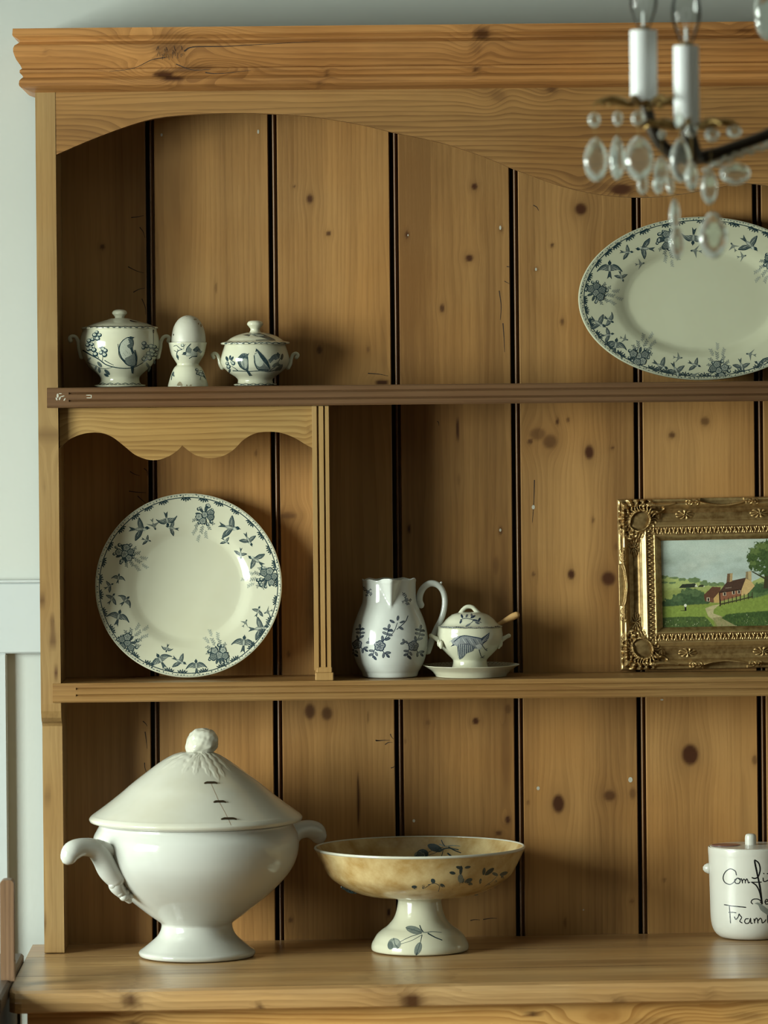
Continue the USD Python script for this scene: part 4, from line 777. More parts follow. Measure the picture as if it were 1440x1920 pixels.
for (x, y) in ((1118, 548), (1198, 668), (1348, 694), (1252, 450), (1450, 490), (1505, 560)):
    put_print('flower_print', cluster(x, y, 19, 1314 + (x - 1314) * .55, 567, rg), OP.project, platter, step=3, clip=OP.clip())

# ---- jug
Y = -.066; k = sc(Y)
jug = thing('jug', 'pale grey-white jug printed with flower sprigs, with a curling handle', 'jug', (WX_(731, 1265, Y), Y, Z2T))
B = Lathe(730.5, 1180, Y, [(46, 1270.5), (51, 1268.5), (52.5, 1264.5), (54, 1260), (58, 1254), (65, 1239.5), (70.5, 1218), (72, 1199), (69.5, 1180), (65.5, 1165.6), (60.5, 1152), (55, 1139), (51.3, 1128.6), (50, 1113), (50.2, 1095), (51, 1087.7), (49, 1086.8), (47.5, 1090), (46.5, 1112), (48, 1130), (55, 1150)], Z2T)
outer = B.prof[:len(B.prof) * 17 // 21]; B.rz = outer[np.argsort(outer[:, 1])]
m = B.mesh(120); v = m.vertices.copy()
dz = (v[:, 2] - WZ_(731, 1140, Y)) / (WZ_(731, 1087, Y) - WZ_(731, 1140, Y)); ang = np.arctan2(v[:, 0] - B.x - .0015, -(v[:, 1] - Y))
rr = np.hypot(v[:, 0] - B.x, v[:, 1] - Y); wgt = np.where((dz > 0) & (rr > .02), np.clip(dz, 0, 1.0) ** 1.15, 0)
width = .42 * np.clip(dz, .12, 1)
amp = .017 * wgt * np.clip(1 - np.abs(ang) / width, 0, 1) ** .8
v[:, 1] -= amp * np.cos(ang); v[:, 0] += amp * np.sin(ang)
v[:, 2] += np.where((dz > .95), .0022 * np.clip(1 - np.abs(ang) / .5, 0, 1) - .0008 * np.sin(ang * 9), 0)
m.vertices = v; obj('body', m, 'jug_glaze', jug, smooth=45)
obj('handle', pot_handle([(801, 1222, Y), (809, 1202, Y), (818, 1180, Y), (829.5, 1155, Y), (834, 1130, Y), (831, 1110, Y), (821, 1097, Y), (807, 1094, Y), (795, 1101, Y), (788, 1113, Y), (786, 1126, Y), (790, 1136, Y)], np.array([7, 6.2, 5.8, 5.5, 5.4, 5.5, 6, 6.2, 6.2, 6.4, 6.8, 6.4]) * k), 'jug_glaze', jug)
obj('thumb_rest', pot_handle([(818, 1098, Y), (824, 1096, Y), (827.5, 1092, Y)], np.array([4, 3, 2.2]) * k), 'jug_glaze', jug)
for (x, y, sz, an, fl_) in ((712, 1211, 33, 8, 1), (775, 1211, 31, 12, 1), (670, 1208, 28, 25, 1), (714, 1266 - 200, .1, 0, 1)):
    if sz > 1: put_print('flower_print', flower_branch(x, y, sz, an, fl_), B.project, jug, mat='ink_blue', step=3)
put_print('flower_print', flower_branch(741 + 21, 1125, 12, 60, 1), B.project, jug, mat='ink_blue', step=2)
put_print('flower_print', flower_branch(690, 1110, 11, 10, -1), B.project, jug, mat='ink_blue', step=2)
put_print('flower_print', flower_branch(744, 1180, 30, -5, 1)[:1] + [(leaf(740, 1168, 11, 5, -150), .75, 1), (leaf(745, 1164, 10, 5, -80), .75, 1), (leaf(749, 1168, 11, 4, -20), .75, 1), (leaf(747, 1175, 11, 5, 30), .75, 1), (stroke([(726, 1196), (738, 1185), (745, 1168)], 1.0), .85, 0)], B.project, jug, mat='ink_blue', step=2)

# ---- small covered sauce pot on its stand, with wooden spoon
Y = -.068; k = sc(Y)
sau = thing('saucer', 'small cream stand saucer with printed rim under the covered sauce pot', 'saucer', (WX_(884, 1265, Y), Y, Z2T))
S_ = Lathe(883.5, 1262, Y, [(60, 1271), (66, 1270.5), (68, 1267), (74, 1260), (84, 1253.5), (90, 1250), (90.8, 1248.6), (88, 1249), (78, 1252.5), (68, 1257), (50, 1258), (2, 1258)], Z2T)
obj('saucer_body', S_.mesh(), 'cream_glaze', sau)
up = S_.prof[len(S_.prof) * 6 // 12:]; S_top = Lathe(883.5, 1262, Y, [(2, 1258), (5, 1257)], Z2T); 
def topside(px, py, off):
    """print on the upper face of the saucer's rim: px along the width, py = depth fraction"""
    th = np.asarray(px, float); rho = np.asarray(py, float); r = rho * k; z = np.interp(r, up[::-1][np.argsort(up[::-1][:, 0]), 0], up[::-1][np.argsort(up[::-1][:, 0]), 1])
    return np.stack([S_.x + r * np.sin(th), Y - r * np.cos(th), z + off], -1)
rg = np.random.default_rng(4)
put_print('rim_print', [(ell(a, r, .045, 2.2), rg.uniform(.5, .85), 0) for a in np.linspace(-3.1, 3.1, 60) for r in (80, 86)], topside, sau, mat='ink_blue', step=5)
ztop = float(np.interp(20 * k, up[::-1][np.argsort(up[::-1][:, 0]), 0], up[::-1][np.argsort(up[::-1][:, 0]), 1]))
pot = thing('sauce_pot', 'small cream covered sauce pot printed with one large bird, on its saucer', 'pot', (WX_(880, 1250, Y), Y, ztop))
B = Lathe(881, 1210, Y, [(33, 1258), (35, 1256), (33.5, 1252), (32.2, 1247), (32, 1241), (35, 1236.7), (44, 1228), (52.5, 1219), (58.7, 1210), (61.2, 1201.7), (62, 1193), (61, 1186), (60.5, 1181), (60.5, 1179), (57, 1179)], ztop + .0003)
obj('body', B.mesh(), 'cream_glaze', pot)
Ld = Lathe(881, 1165, Y, [(57, 1180), (60.8, 1179), (61, 1177.8), (58, 1176.5), (54, 1174.5), (50, 1171), (44, 1164), (36.5, 1158), (30, 1154.6), (20, 1152), (10, 1151)], float(B.prof[-1, 1]) - .0002)
lid = obj('lid', Ld.mesh(), 'cream_glaze', pot)
zl = Y
obj('loop_handle', pot_handle([(860, 1157, zl), (864, 1150, zl), (868.5, 1143, zl), (874, 1138.5, zl), (880, 1137.3, zl), (886.5, 1139, zl), (891.5, 1144, zl), (896.5, 1150, zl), (902, 1156, zl)], np.array([6, 5, 4.2, 4, 4, 4, 4.2, 5, 6]) * k), 'cream_glaze', lid)
obj('knop', [ellipsoid(P3(850, 1154.5, Y), (.003, .003, .002), 2), ellipsoid(P3(910, 1153.5, Y), (.003, .003, .002), 2), ellipsoid(P3(893, 1152.5, Y - .01), (.002, .002, .002), 2)], 'cream_glaze', lid)
for sg in (-1, 1):
    X = lambda d: 881 + sg * d
    a = -.012 if sg < 0 else -.004
    hp = obj('handle', pot_handle([(X(53), 1204, Y + a), (X(60), 1199, Y + a), (X(68), 1194.5, Y + a), (X(74), 1191.5, Y + a)], np.array([6, 5, 3.8, 4.2]) * k), 'cream_glaze', pot)
    obj('handle_leaf', [ellipsoid(P3(X(54), 1209, Y + a * 1.5 - .006), (.003, .0025, .0055), 2), ellipsoid(P3(X(58), 1206, Y + a * 1.5 - .004), (.0025, .0025, .005), 2)], 'cream_glaze', hp)
q = zc(780, 1120, 6.857)
S = [(smoothpoly(q([(480, 530), (560, 495), (700, 500), (830, 520), (870, 560), (840, 640), (760, 660), (650, 640), (560, 650), (500, 600)])), .55, 1), (poly(*q([(530, 640), (560, 600), (680, 590), (760, 640), (730, 690), (650, 720), (600, 780), (560, 800), (540, 740)])), .72, 2), (poly(*q([(830, 530), (945, 452), (935, 520), (910, 560), (860, 600)])), .82, 2),
     (smoothpoly(q([(450, 560), (490, 520), (550, 510), (560, 570), (520, 620), (470, 600)])), .45, 2), (poly(*q([(480, 600), (445, 632), (500, 615)])), .95, 3), (poly(*q([(470, 540), (420, 590), (440, 560)])), .2, 3), (smoothpoly(q([(760, 620), (830, 600), (850, 640), (810, 670)])), .12, 3),
     (stroke(q([(500, 560), (600, 495), (740, 510), (830, 530)]), 1.6), .92, 3), (stroke(q([(810, 670), (830, 740), (850, 770)]), 1.3), .95, 2), (stroke(q([(850, 770), (880, 750)]), 1), .95, 2), (stroke(q([(830, 775), (875, 775)]), 1), .95, 2), (stroke(q([(840, 600), (890, 670), (915, 685)]), 1.2), .95, 2), (stroke(q([(890, 672), (915, 660)]), 1), .95, 2), (ell(*q([(490, 570)])[0], 1, 1), 1, 4)]
for t in np.linspace(0, 1, 7): S.append((stroke(q([(560 + 150 * t, 600 + 20 * t), (548 + 170 * t, 780 - 95 * t)]), .8), .12, 4))
for t in np.linspace(0, 1, 5): S.append((stroke(q([(600 + 180 * t, 530 + 10 * t), (640 + 180 * t, 590 + 20 * t)]), .8), .95 if int(t * 4) % 2 else .15, 4))
for t in (0, .5, 1): S.append((stroke(q([(850, 560 + 20 * t), (930, 480 + 50 * t)]), .7), .15, 4))
put_print('bird_print', S, B.project, pot, mat='ink_blue')
S = [(stroke(q([(570, 290), (640, 270), (730, 290), (840, 325)]), 1.1), .9, 0), (stroke(q([(660, 355), (720, 320), (740, 290)]), 1), .85, 0)] + [(leaf(*q([(x, y)])[0], L, 4, a), t, 1) for x, y, L, a, t in ((600, 270, 8, -110, .85), (590, 290, 8, 120, .8), (640, 260, 7, -60, .7), (700, 270, 11, -30, .85), (720, 290, 12, 10, .75), (700, 340, 11, 150, .6), (800, 310, 8, -60, .9), (760, 320, 9, 20, .7), (720, 260, 8, -100, .7))]
put_print('spray_print', S, Ld.project, lid, mat='ink_blue', step=2)
S = []
for x in np.linspace(-56, 56, 30):
    yb = 1177.5 + 3.8 * math.sqrt(max(0, 1 - (x / 61) ** 2)) - 4.2; S += [(ell(881 + x, yb + rg.uniform(-.7, .7), 2.3, 1.1), rg.uniform(.6, .9), 0)]
put_print('border_print', S, Ld.project, lid, mat='ink_blue', step=2)
sp = thing('spoon', 'small wooden spoon handle sticking out from under the sauce pot lid', 'spoon', P3(940, 1168, Y))
obj('spoon_handle', taper_tube([P3(925, 1175, Y + .004), P3(938, 1168.5, Y + .004), P3(950, 1162, Y + .004), P3(962, 1156, Y + .004), P3(970, 1152.5, Y + .004)], np.array([2.6, 3.4, 5.2, 6.6, 6.2]) * k, 16), 'spoon_wood', sp)

# ---- large white tureen on the worktop
Y = -.160; k = sc(Y)
xt = WX_(368, 1790, Y); zt_ = ZTOP(xt) + .0006
tur = thing('soup_tureen', 'large white lidded soup tureen with riveted lid and bud knob, on the worktop', 'tureen', (xt, Y, zt_))
B = Lathe(368.3, 1640, Y, [(100, 1795), (107, 1793), (109.5, 1788), (108, 1784), (101, 1779), (91, 1771), (76, 1758), (69, 1747), (66.5, 1737), (68, 1732), (74, 1727), (91, 1715), (115, 1696), (138, 1677), (157, 1659), (173.5, 1640), (185, 1621), (191, 1602), (193.2, 1584), (192, 1569), (186, 1557), (182, 1550), (181.5, 1546), (178, 1545)], zt_)
obj('body', B.mesh(128), 'white_glaze', tur)
Ld = Lathe(366.8, 1500, Y, [(180, 1546.5), (196, 1542.5), (199.6, 1538.5), (199.4, 1535), (195, 1530), (190, 1526.5), (166, 1509), (141, 1489.5), (119, 1471), (95, 1452.5), (70, 1434), (54, 1424), (40, 1417), (26, 1413)], float(B.prof[-1, 1]) - .0004)
lid = obj('lid', Ld.mesh(128), 'ivory_glaze', tur)
kb_ = ellipsoid((0, 0, 0), (1, 1, 1), 4); v = kb_.vertices; ns = meshkit.fbm(v * 2.3 + 5, 2, 2)[:, None]; kb_.vertices = v * (0.90 + .20 * ns) * np.array([.0222, .0212, .0192]) * (1 - .12 * v[:, 2:3] * np.array([1, 1, 0]))
kb_.apply_transform(trimesh.transformations.rotation_matrix(math.radians(-24), (0, 1, 0))); kb_.apply_translation(P3(378, 1392.5, Y))
obj('bud_knob', [kb_, taper_tube([P3(372, 1416, Y), P3(374, 1411, Y), P3(376, 1404, Y)], np.array([24, 17, 13]) * k, 20)], 'ivory_glaze', lid, smooth=True)
def on_lid(L, px, py, off): return L.project(np.array([px], float), np.array([py], float), off)[0]
lm = Ld.mesh(300)
lv_, lf_ = trimesh.remesh.subdivide_to_size(lm.vertices, lm.faces, .0035, max_iter=6); lm = trimesh.Trimesh(lv_, lf_, process=False); lm.merge_vertices()
lv_ = lm.vertices.copy(); nn_ = lm.vertex_normals; hh = np.zeros(len(lv_))
for (x0, y0, x1, y1, wd, H) in ((380, 1413, 409, 1460, 9, 2.4), (386, 1411, 419, 1453, 9, 2.4), (390, 1409, 430, 1443, 8, 2.2), (396, 1411, 436, 1431, 8, 1.8), (374, 1414, 392, 1452, 8, 2), (368, 1414, 322, 1438, 9, 2.2), (366, 1412, 306, 1440, 8, 2), (370, 1416, 344, 1447, 9, 2.2), (372, 1417, 366, 1450, 8, 2), (362, 1411, 312, 1425, 9, 1.8)):
    A_, B_ = on_lid(Ld, x0, y0, 0), on_lid(Ld, x1, y1, 0); ax_ = B_ - A_; ln = np.linalg.norm(ax_); t_ = np.clip((lv_ - A_) @ ax_ / ln ** 2, -.1, 1.1)
    dd = np.linalg.norm(lv_ - A_ - t_[:, None] * ax_, axis=1) / k; w_l = wd * np.sin(np.pi * np.clip(.12 + .8 * t_, 0.01, 1)) ** .7
    sc_ = 1 + .25 * np.sin(t_ * 22); hl = H * np.clip(1 - (dd / (w_l * sc_ + .01)) ** 2, 0, 1) ** .7 * (1 - .45 * np.exp(-(dd / 1.6) ** 2)) * np.clip(1.25 - t_, 0, 1) ; hh = np.maximum(hh, hl * (np.abs(t_ - .5) < .6))
lm.vertices = lv_ + nn_ * (hh * k)[:, None]
stage.GetPrimAtPath(lid); lm.fix_normals(); vv_, ff_, n_ = meshkit.arrays(lm, True)
pr_ = UsdGeom.Mesh.Get(stage, lid); pr_.GetPointsAttr().Set(Vt.Vec3fArray.FromNumpy((vv_ - ORIGIN[tur]).astype(np.float32))); pr_.GetFaceVertexCountsAttr().Set(Vt.IntArray.FromNumpy(np.full(len(ff_), 3, np.int32))); pr_.GetFaceVertexIndicesAttr().Set(Vt.IntArray.FromNumpy(ff_.astype(np.int32).ravel())); pr_.GetNormalsAttr().Set(Vt.Vec3fArray.FromNumpy(n_.astype(np.float32)))
for (a, b, yy) in ((383.5, 406.5, 1468.6), (400.8, 422.5, 1504), (415, 442.5, 1536)):
    pts = [on_lid(Ld, x, yy + (.8 if x in (a, b) else -.4), .0009) for x in np.linspace(a, b, 6)]
    obj('staple', taper_tube(pts, np.array([1.5, 2.1, 2.2, 2.2, 2.1, 1.5]) * k, 8), 'bronze_staple', lid)
put_print('hairline_crack', [(LineString([(396, 1470), (403, 1486), (411, 1504), (420, 1520), (428, 1536), (433, 1547)]).buffer(.45), 1, 0)], Ld.project, lid, mat='crack_line')
def hand(side):
    a = math.radians(37); sg = -1 if side == 'l' else 1
    def pt(rad, py, lat=0.0): return np.array([B.x + sg * rad * k * math.cos(a) - lat * k * math.sin(a), Y + sg * rad * k * math.sin(a) + lat * k * math.cos(a) * sg, WZ_(368, py, Y)])
    m1 = taper_tube([pt(181, 1636), pt(200, 1617), pt(214, 1594), pt(231, 1576), pt(258, 1571), pt(280, 1577), pt(290, 1590)], np.array([19, 20, 19, 18, 17, 18.5, 15]) * k, 24)
    m2 = taper_tube([pt(186, 1588), pt(206, 1578), pt(226, 1573)], np.array([9, 13, 15]) * k, 16)
    hp = obj('handle', [m1, m2], 'white_glaze', tur, smooth=True)
    lf = [taper_tube([pt(184, 1640), pt(181, 1650), pt(168, 1664), pt(152, 1679)], np.array([15, 14, 10, 5]) * k, 14)] + [ellipsoid(pt(184 - 8 * i, 1645 + 8 * i, lt), (.006, .0065, .0055), 2) for i in range(4) for lt in (-7, 7)]
    obj('relief_leaf', lf, 'white_glaze', hp, smooth=True)
hand('l'); hand('r')

# ---- brown-stained footed compote
Y = -.143; k = sc(Y)
xt = WX_(787, 1785, Y); zt_ = ZTOP(xt) + .0006
cmp_ = thing('footed_compote', 'brown-stained cream footed compote bowl with fruit prints, right of the tureen', 'compote', (xt, Y, zt_))
Ft = Lathe(787.3, 1740, Y, [(84, 1785), (90, 1783), (91.5, 1778), (90.5, 1771), (87, 1764), (80, 1753), (70, 1744.5), (61, 1738), (50, 1725), (44.5, 1712), (41.5, 1698), (41, 1690), (46, 1686), (58, 1683.5), (70, 1681)], zt_)
ft = obj('foot', Ft.mesh(), 'cream_glaze', cmp_)
zb = float(Ft.prof[-1, 1])
Bw = Lathe(787.3, 1640, Y, [(40, 1684), (70, 1682.5), (104, 1680), (128, 1672), (150, 1661), (169, 1647), (179, 1632), (187, 1616), (193, 1604), (197, 1597), (198, 1594), (196.5, 1592), (193.5, 1593), (190, 1599), (183, 1612), (170, 1630), (150, 1647), (120, 1660), (80, 1668), (30, 1670), (2, 1670)], zb - .0008)
outer = Bw.prof[:len(Bw.prof) * 11 // 21]; Bw.rz = outer[np.argsort(outer[:, 1])]
bw = obj('bowl', Bw.mesh(128), 'stained_glaze', cmp_, label='brown-stained crackled bowl')
th = np.linspace(0, 2 * np.pi, 129)
rp = Bw.prof[np.argmax(Bw.prof[:, 1])]
obj('rim', trimesh.Trimesh(*(lambda t: (t.vertices, t.faces))(revolve([(rp[0] - .0016, rp[1] - .0006), (rp[0] - .001, rp[1] + .0008), (rp[0] + .0006, rp[1] + .0009), (rp[0] + .0018, rp[1] - .0004), (rp[0] + .0012, rp[1] - .0026), (rp[0] - .001, rp[1] - .002), (rp[0] - .0016, rp[1] - .0006)], Bw.x, Y, 128)), process=False), 'ivory_glaze', cmp_, smooth=True, label='pale rim of the bowl')
q = zc(570, 1540, 3.273)
def cherries(ox, oy, s_, flip=1):
    f = lambda L: [(ox + flip * x * s_, oy + y * s_) for x, y in L]
    S = [(stroke(f([(0, 0), (28, -14), (55, -22)]), 1.0), .85, 0), (stroke(f([(-2, 6), (30, -4), (55, -18)]), .9), .8, 0), (tapered(f([(44, -30), (62, -24), (82, -26), (104, -24)]), 2.4, 1.2), .55, 1), (tapered(f([(70, -22), (88, -12), (106, -5)]), 2.4, 1.6), .92, 1), (stroke(f([(56, -18), (52, 0), (48, 18)]), 1.2), .85, 0),
         (tapered(f([(50, -42), (54, -32), (60, -24)]), 1.6, 2), .9, 1)]
    S += [(ell(*f([(-12, 4)])[0], 16 * s_, 14 * s_), .55, 1), (ell(*f([(-22, 8)])[0], 7 * s_, 10 * s_), .7, 2), (ell(*f([(-9, 0)])[0], 8 * s_, 7 * s_), .4, 2), (stroke(f([(-14, -10), (-10, 6), (-2, 14)]), 1), .85, 3)]
    a = f([(56, -24)])[0]; S += [(leaf(a[0], a[1], 42 * s_, 19 * s_, 197 if flip > 0 else -17), .62, 1), (stroke([a, f([(16, -36)])[0]], .8, False), .95, 2)]
    a = f([(52, 0)])[0]; S += [(leaf(a[0], a[1], 34 * s_, 17 * s_, 110 if flip > 0 else 70), .6, 1), (stroke([a, f([(42, 30)])[0]], .8, False), .95, 2), (stroke(f([(44, 26), (40, 36)]), 2.2, False), .9, 1)]
    return S
put_print('fruit_print', cherries(*q([(585, 742)])[0], .76), Ft.project, ft)
inner = Bw.prof[len(Bw.prof) * 12 // 21:]; inner = inner[np.argsort(inner[:, 1])]
def inside(px, py, off):
    px, py = np.asarray(px, float), np.asarray(py, float); y = np.full(px.shape, Y + .09)
    for _ in range(14):
        x, z = W(px, py, y); r = np.interp(z, inner[:, 1], inner[:, 0]); y = .5 * y + .5 * (Y + np.sqrt(np.maximum(r * r - (x - Bw.x) ** 2, 0)))
    x, z = W(px, py, y); nx, ny = Bw.x - x, Y - y; l = np.hypot(nx, ny) + 1e-9; return np.stack([x + nx / l * off * .8, y + ny / l * off * .8, z + off * .6], -1)
put_print('fruit_print', cherries(*q([(735, 205)])[0], .66)[:7] + [(ell(*q([(728, 200)])[0], 11, 9), .85, 1), (ell(*q([(702, 222)])[0], 7, 6), .9, 1), (leaf(*q([(850, 180)])[0], 30, 14, 200), .85, 1), (tapered(q([(830, 180), (880, 165), (950, 175)]), 3, 2), .75, 1), (tapered(q([(880, 195), (920, 225), (960, 232)]), 3, 2), .9, 1)], inside, bw, step=4)
S = []
for (x, y, L, w, a, t) in ((700, 410, 14, 7, 195, .85), (730, 415, 9, 5, -80, .85), (800, 380, 11, 8, -120, .85), (830, 385, 13, 6, 25, .85), (960, 330, 20, 6, -85, .85), (930, 320, 13, 6, 190, .85), (975, 290, 15, 6, 195, .85), (985, 285, 13, 5, -10, .8), (965, 345, 12, 10, 80, .75), (985, 375, 18, 8, -25, .8), (1000, 380, 12, 6, 10, .8), (950, 420, 22, 9, 40, .85), (940, 440, 16, 9, -150, .85), (1000, 430, 24, 8, 15, .7), (900, 445, 14, 6, 160, .7), (1100, 330, 16, 6, -80, .8), (1110, 330, 24, 8, -38, .85), (1085, 350, 12, 5, 100, .75), (1130, 380, 14, 7, 70, .6), (1200, 330, 18, 7, -20, .75), (1190, 330, 13, 6, -160, .7), (1180, 360, 18, 6, 100, .6), (1210, 330, 9, 5, 60, .7), (1080, 410, 14, 7, 30, .5), (250, 415, 22, 8, 20, .8), (300, 432, 10, 6, 10, .8), (225, 400, 12, 5, 30, .75)):
    x, y = q([(x, y)])[0]; S.append((leaf(x, y, L * .9, w, a), t, 1))
x, y = q([(785, 415)])[0]; S += [(ell(x, y, 13.5, 10).difference(ell(x, y + .3, 12.3, 8.9)), .8, 0)]
x, y = q([(960, 350)])[0]; S += [(ell(x, y, 5, 8), .6, 2)]
S += [(stroke(q([(740, 410), (790, 380), (830, 395), (825, 430)]), 1), .85, 2), (stroke(q([(950, 430), (960, 350), (970, 280)]), 1.1), .85, 1), (stroke(q([(1075, 420), (1150, 370), (1190, 330)]), 1), .6, 1)]
put_print('fruit_print', S, Bw.project, bw, mat='ink_brown' if False else 'ink', step=4)

# ---- lettered jam pot
Y = -.060; k = sc(Y)
xt = WX_(1407, 1762, Y); zt_ = ZTOP(xt) + .0006
jar = thing('jam_pot', 'cream lidded jam pot lettered in black script at the right of the worktop', 'pot', (xt, Y, zt_))
B = Lathe(1407, 1690, Y, [(48, 1759), (56, 1757.5), (64, 1752), (70, 1743), (73.5, 1731), (75, 1715), (75.5, 1690), (76.5, 1650), (77.5, 1610), (78.2, 1600), (78.2, 1590), (76.5, 1589), (74.5, 1591)], zt_)
obj('body', B.mesh(), 'pot_glaze', jar)
Ld = Lathe(1407, 1590, Y, [(72, 1594), (75, 1592), (75.5, 1590), (74, 1588.8), (60, 1588), (30, 1587.5), (12, 1587.2)], float(B.prof[-1, 1]) - .0012)
lid = obj('lid', Ld.mesh(), 'pot_glaze', jar)
zl = float(Ld.prof[-1, 1])
Kn = Lathe(1407.5, 1577, Y, [(10.5, 1588), (10.8, 1580), (10.6, 1573), (9, 1568.5), (5, 1566.8), (1, 1566.5)], zl - .0004)
kk = Kn.mesh(40); obj('knob', kk, 'pot_glaze', lid)
ring_ = [(ell(0, 0, 1, 1), 1, 0)]
pm = trimesh.creation.cylinder(1, .0006, sections=48); pm.apply_scale((27 * k, 26 * k, 1)); pm.apply_translation((WX_(1361, 1588, Y), Y - .002, zl + .0002)); obj('painted_patch', pm, 'plum_paint', lid, smooth=False, label='plum coloured painted patch')
obj('lug', taper_tube([P3(1334, 1629, Y), P3(1328, 1628, Y), P3(1324, 1628, Y)], np.array([10, 10, 8.5]) * k, 20), 'pot_glaze', jar)
obj('lug', taper_tube([P3(1480, 1629, Y), P3(1486, 1628, Y), P3(1490, 1628, Y)], np.array([10, 10, 8.5]) * k, 20), 'pot_glaze', jar)
q = zc(1290, 1550, 7.68)
T_ = [[(697, 695), (680, 640), (610, 608), (540, 650), (506, 730), (530, 800), (600, 832), (660, 800), (700, 750)], [(715, 740), (672, 770), (690, 815), (735, 815), (752, 770), (720, 742), (760, 755)], [(770, 750), (785, 810)], [(783, 790), (800, 755), (822, 770), (825, 810)], [(825, 790), (845, 752), (862, 780), (868, 808), (890, 800)],
      [(925, 735), (960, 745), (1010, 720), (1038, 620), (1020, 530), (975, 488), (958, 500), (985, 640), (1020, 800), (1045, 960), (1062, 1110)], [(962, 500), (1000, 690), (1040, 880), (1068, 1110)], [(915, 800), (980, 800), (1055, 798)], [(920, 800), (985, 850), (1030, 940), (1055, 1050)],
      [(1080, 740), (1085, 780), (1110, 790), (1150, 770)], [(1088, 672), (1092, 678)], [(1140, 676), (1190, 672)], [(1165, 600), (1172, 700), (1185, 780), (1215, 785)], [(1215, 735), (1222, 780), (1255, 780), (1265, 735), (1272, 785)], [(1285, 740), (1300, 730), (1308, 780)], [(1318, 760), (1350, 745), (1335, 725), (1318, 750), (1330, 785), (1362, 775)],
      [(930, 1112), (908, 1085), (935, 1048), (1000, 1042), (1050, 1070), (1068, 1105), (1040, 1085)], [(1105, 1085), (1150, 1070), (1135, 1045), (1112, 1068), (1120, 1115), (1160, 1110)],
      [(525, 1124), (620, 1140), (720, 1150), (832, 1162)], [(595, 1140), (603, 1240), (613, 1385)], [(590, 1235), (640, 1232), (690, 1240)], [(668, 1300), (690, 1335), (722, 1300), (735, 1258), (750, 1280), (772, 1310), (745, 1360), (778, 1385)], [(868, 1325), (830, 1330), (815, 1370), (840, 1395), (880, 1380), (900, 1320), (905, 1385), (925, 1390)],
      [(950, 1330), (958, 1385)], [(958, 1360), (980, 1318), (1000, 1335), (1005, 1385)], [(1005, 1360), (1040, 1318), (1060, 1340), (1068, 1385), (1100, 1370), (1120, 1340)], [(1145, 1250), (1150, 1380), (1180, 1385), (1188, 1340), (1155, 1335)], [(1210, 1345), (1195, 1375), (1215, 1390), (1232, 1365), (1212, 1345)], [(1245, 1345), (1252, 1385), (1265, 1380)], [(1285, 1345), (1268, 1355), (1288, 1375), (1272, 1390)], [(1305, 1370), (1330, 1355), (1318, 1340), (1302, 1360), (1315, 1390), (1338, 1380)]]
S = []
for i, st in enumerate(T_):
    w = 1.9 if i not in (5, 6, 8) else 2.5
    S.append((stroke(q(st), w), 1, 0))
put_print('lettering', S, B.project, jar, mat='script_ink', step=3, label='black handwritten script')
put_print('painted_leaf', [(smoothpoly(q([(955, 1105), (1010, 1092), (1080, 1135), (1160, 1200), (1230, 1290), (1190, 1300), (1110, 1250), (1045, 1200), (1010, 1130)])), 1, 1)], B.project, jar, mat='pewter_paint', label='grey painted leaf shape')

# ================================================================ gilt framed landscape
YFR = -.006
kf = sc(-.018)
FX0, FZ0 = WX_(1162.5, 1100, -.02), Z2T + .0003
FW, FH = 394 * kf, 321 * kf
fr_ = thing('framed_landscape', 'gilt carved frame holding a painting of a brick cottage among green fields', 'picture', (FX0 + FW / 2, YFR, Z2T))
tl_, rl_ = math.radians(1.6), .010      # leaning back, slightly skewed
fex = np.array([math.cos(rl_), 0, math.sin(rl_)]); fey = np.array([-math.sin(rl_), math.sin(tl_), math.cos(rl_)]); fey /= np.linalg.norm(fey); fen = np.array([0, -math.cos(tl_), math.sin(tl_)])
FO = np.array([FX0, YFR - .004, FZ0 + .002])
def fp(u, v, h): return FO + np.multiply.outer(u, fex) + np.multiply.outer(v, fey) + np.multiply.outer(h, fen)
NU, NV = 560, 456
uu, vv = np.meshgrid(np.linspace(0, 394, NU), np.linspace(0, 321, NV))       # picture pixels
U_, V_ = np.minimum(uu, 394 - uu), np.minimum(vv, 321 - vv)
e = np.minimum(U_, V_); along_v = U_ < V_
t = np.where(along_v, np.abs(vv - 160.5), np.abs(uu - 197)); Lh = np.where(along_v, 160.5, 197.0)
prof_e = np.array([(0, 6), (1, 12), (5, 13), (6, 11.5), (9, 16), (12, 17.5), (15, 15), (20, 10.5), (28, 8.2), (36, 8.8), (40, 10), (42, 10.2), (44, 12), (51, 15.8), (53, 16), (54, 14.2), (67, 14.2), (68, 15.2), (70, 15), (72, 13), (79, 8), (82, 7.2)])
H = np.interp(e, prof_e[:, 0], prof_e[:, 1])
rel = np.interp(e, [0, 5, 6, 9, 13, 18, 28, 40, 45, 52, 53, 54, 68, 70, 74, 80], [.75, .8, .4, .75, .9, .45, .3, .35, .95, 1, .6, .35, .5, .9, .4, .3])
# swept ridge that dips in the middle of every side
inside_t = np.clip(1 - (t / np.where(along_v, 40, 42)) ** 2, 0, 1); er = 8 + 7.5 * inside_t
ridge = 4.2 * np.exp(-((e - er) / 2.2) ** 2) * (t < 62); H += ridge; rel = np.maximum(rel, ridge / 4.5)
cut = (e < er - 2.5) & (inside_t > .06); H = np.where(cut, np.minimum(H, 7.5), H)
# scroll ends of the ridge
for tc_ in (50, 62):
    q_ = np.hypot((t - tc_) / 5.5, (e - 9) / 5.5); w_ = np.exp(-q_ ** 2); H += 3.6 * w_ * (.6 + .4 * np.cos(q_ * 6)); rel = np.maximum(rel, w_)
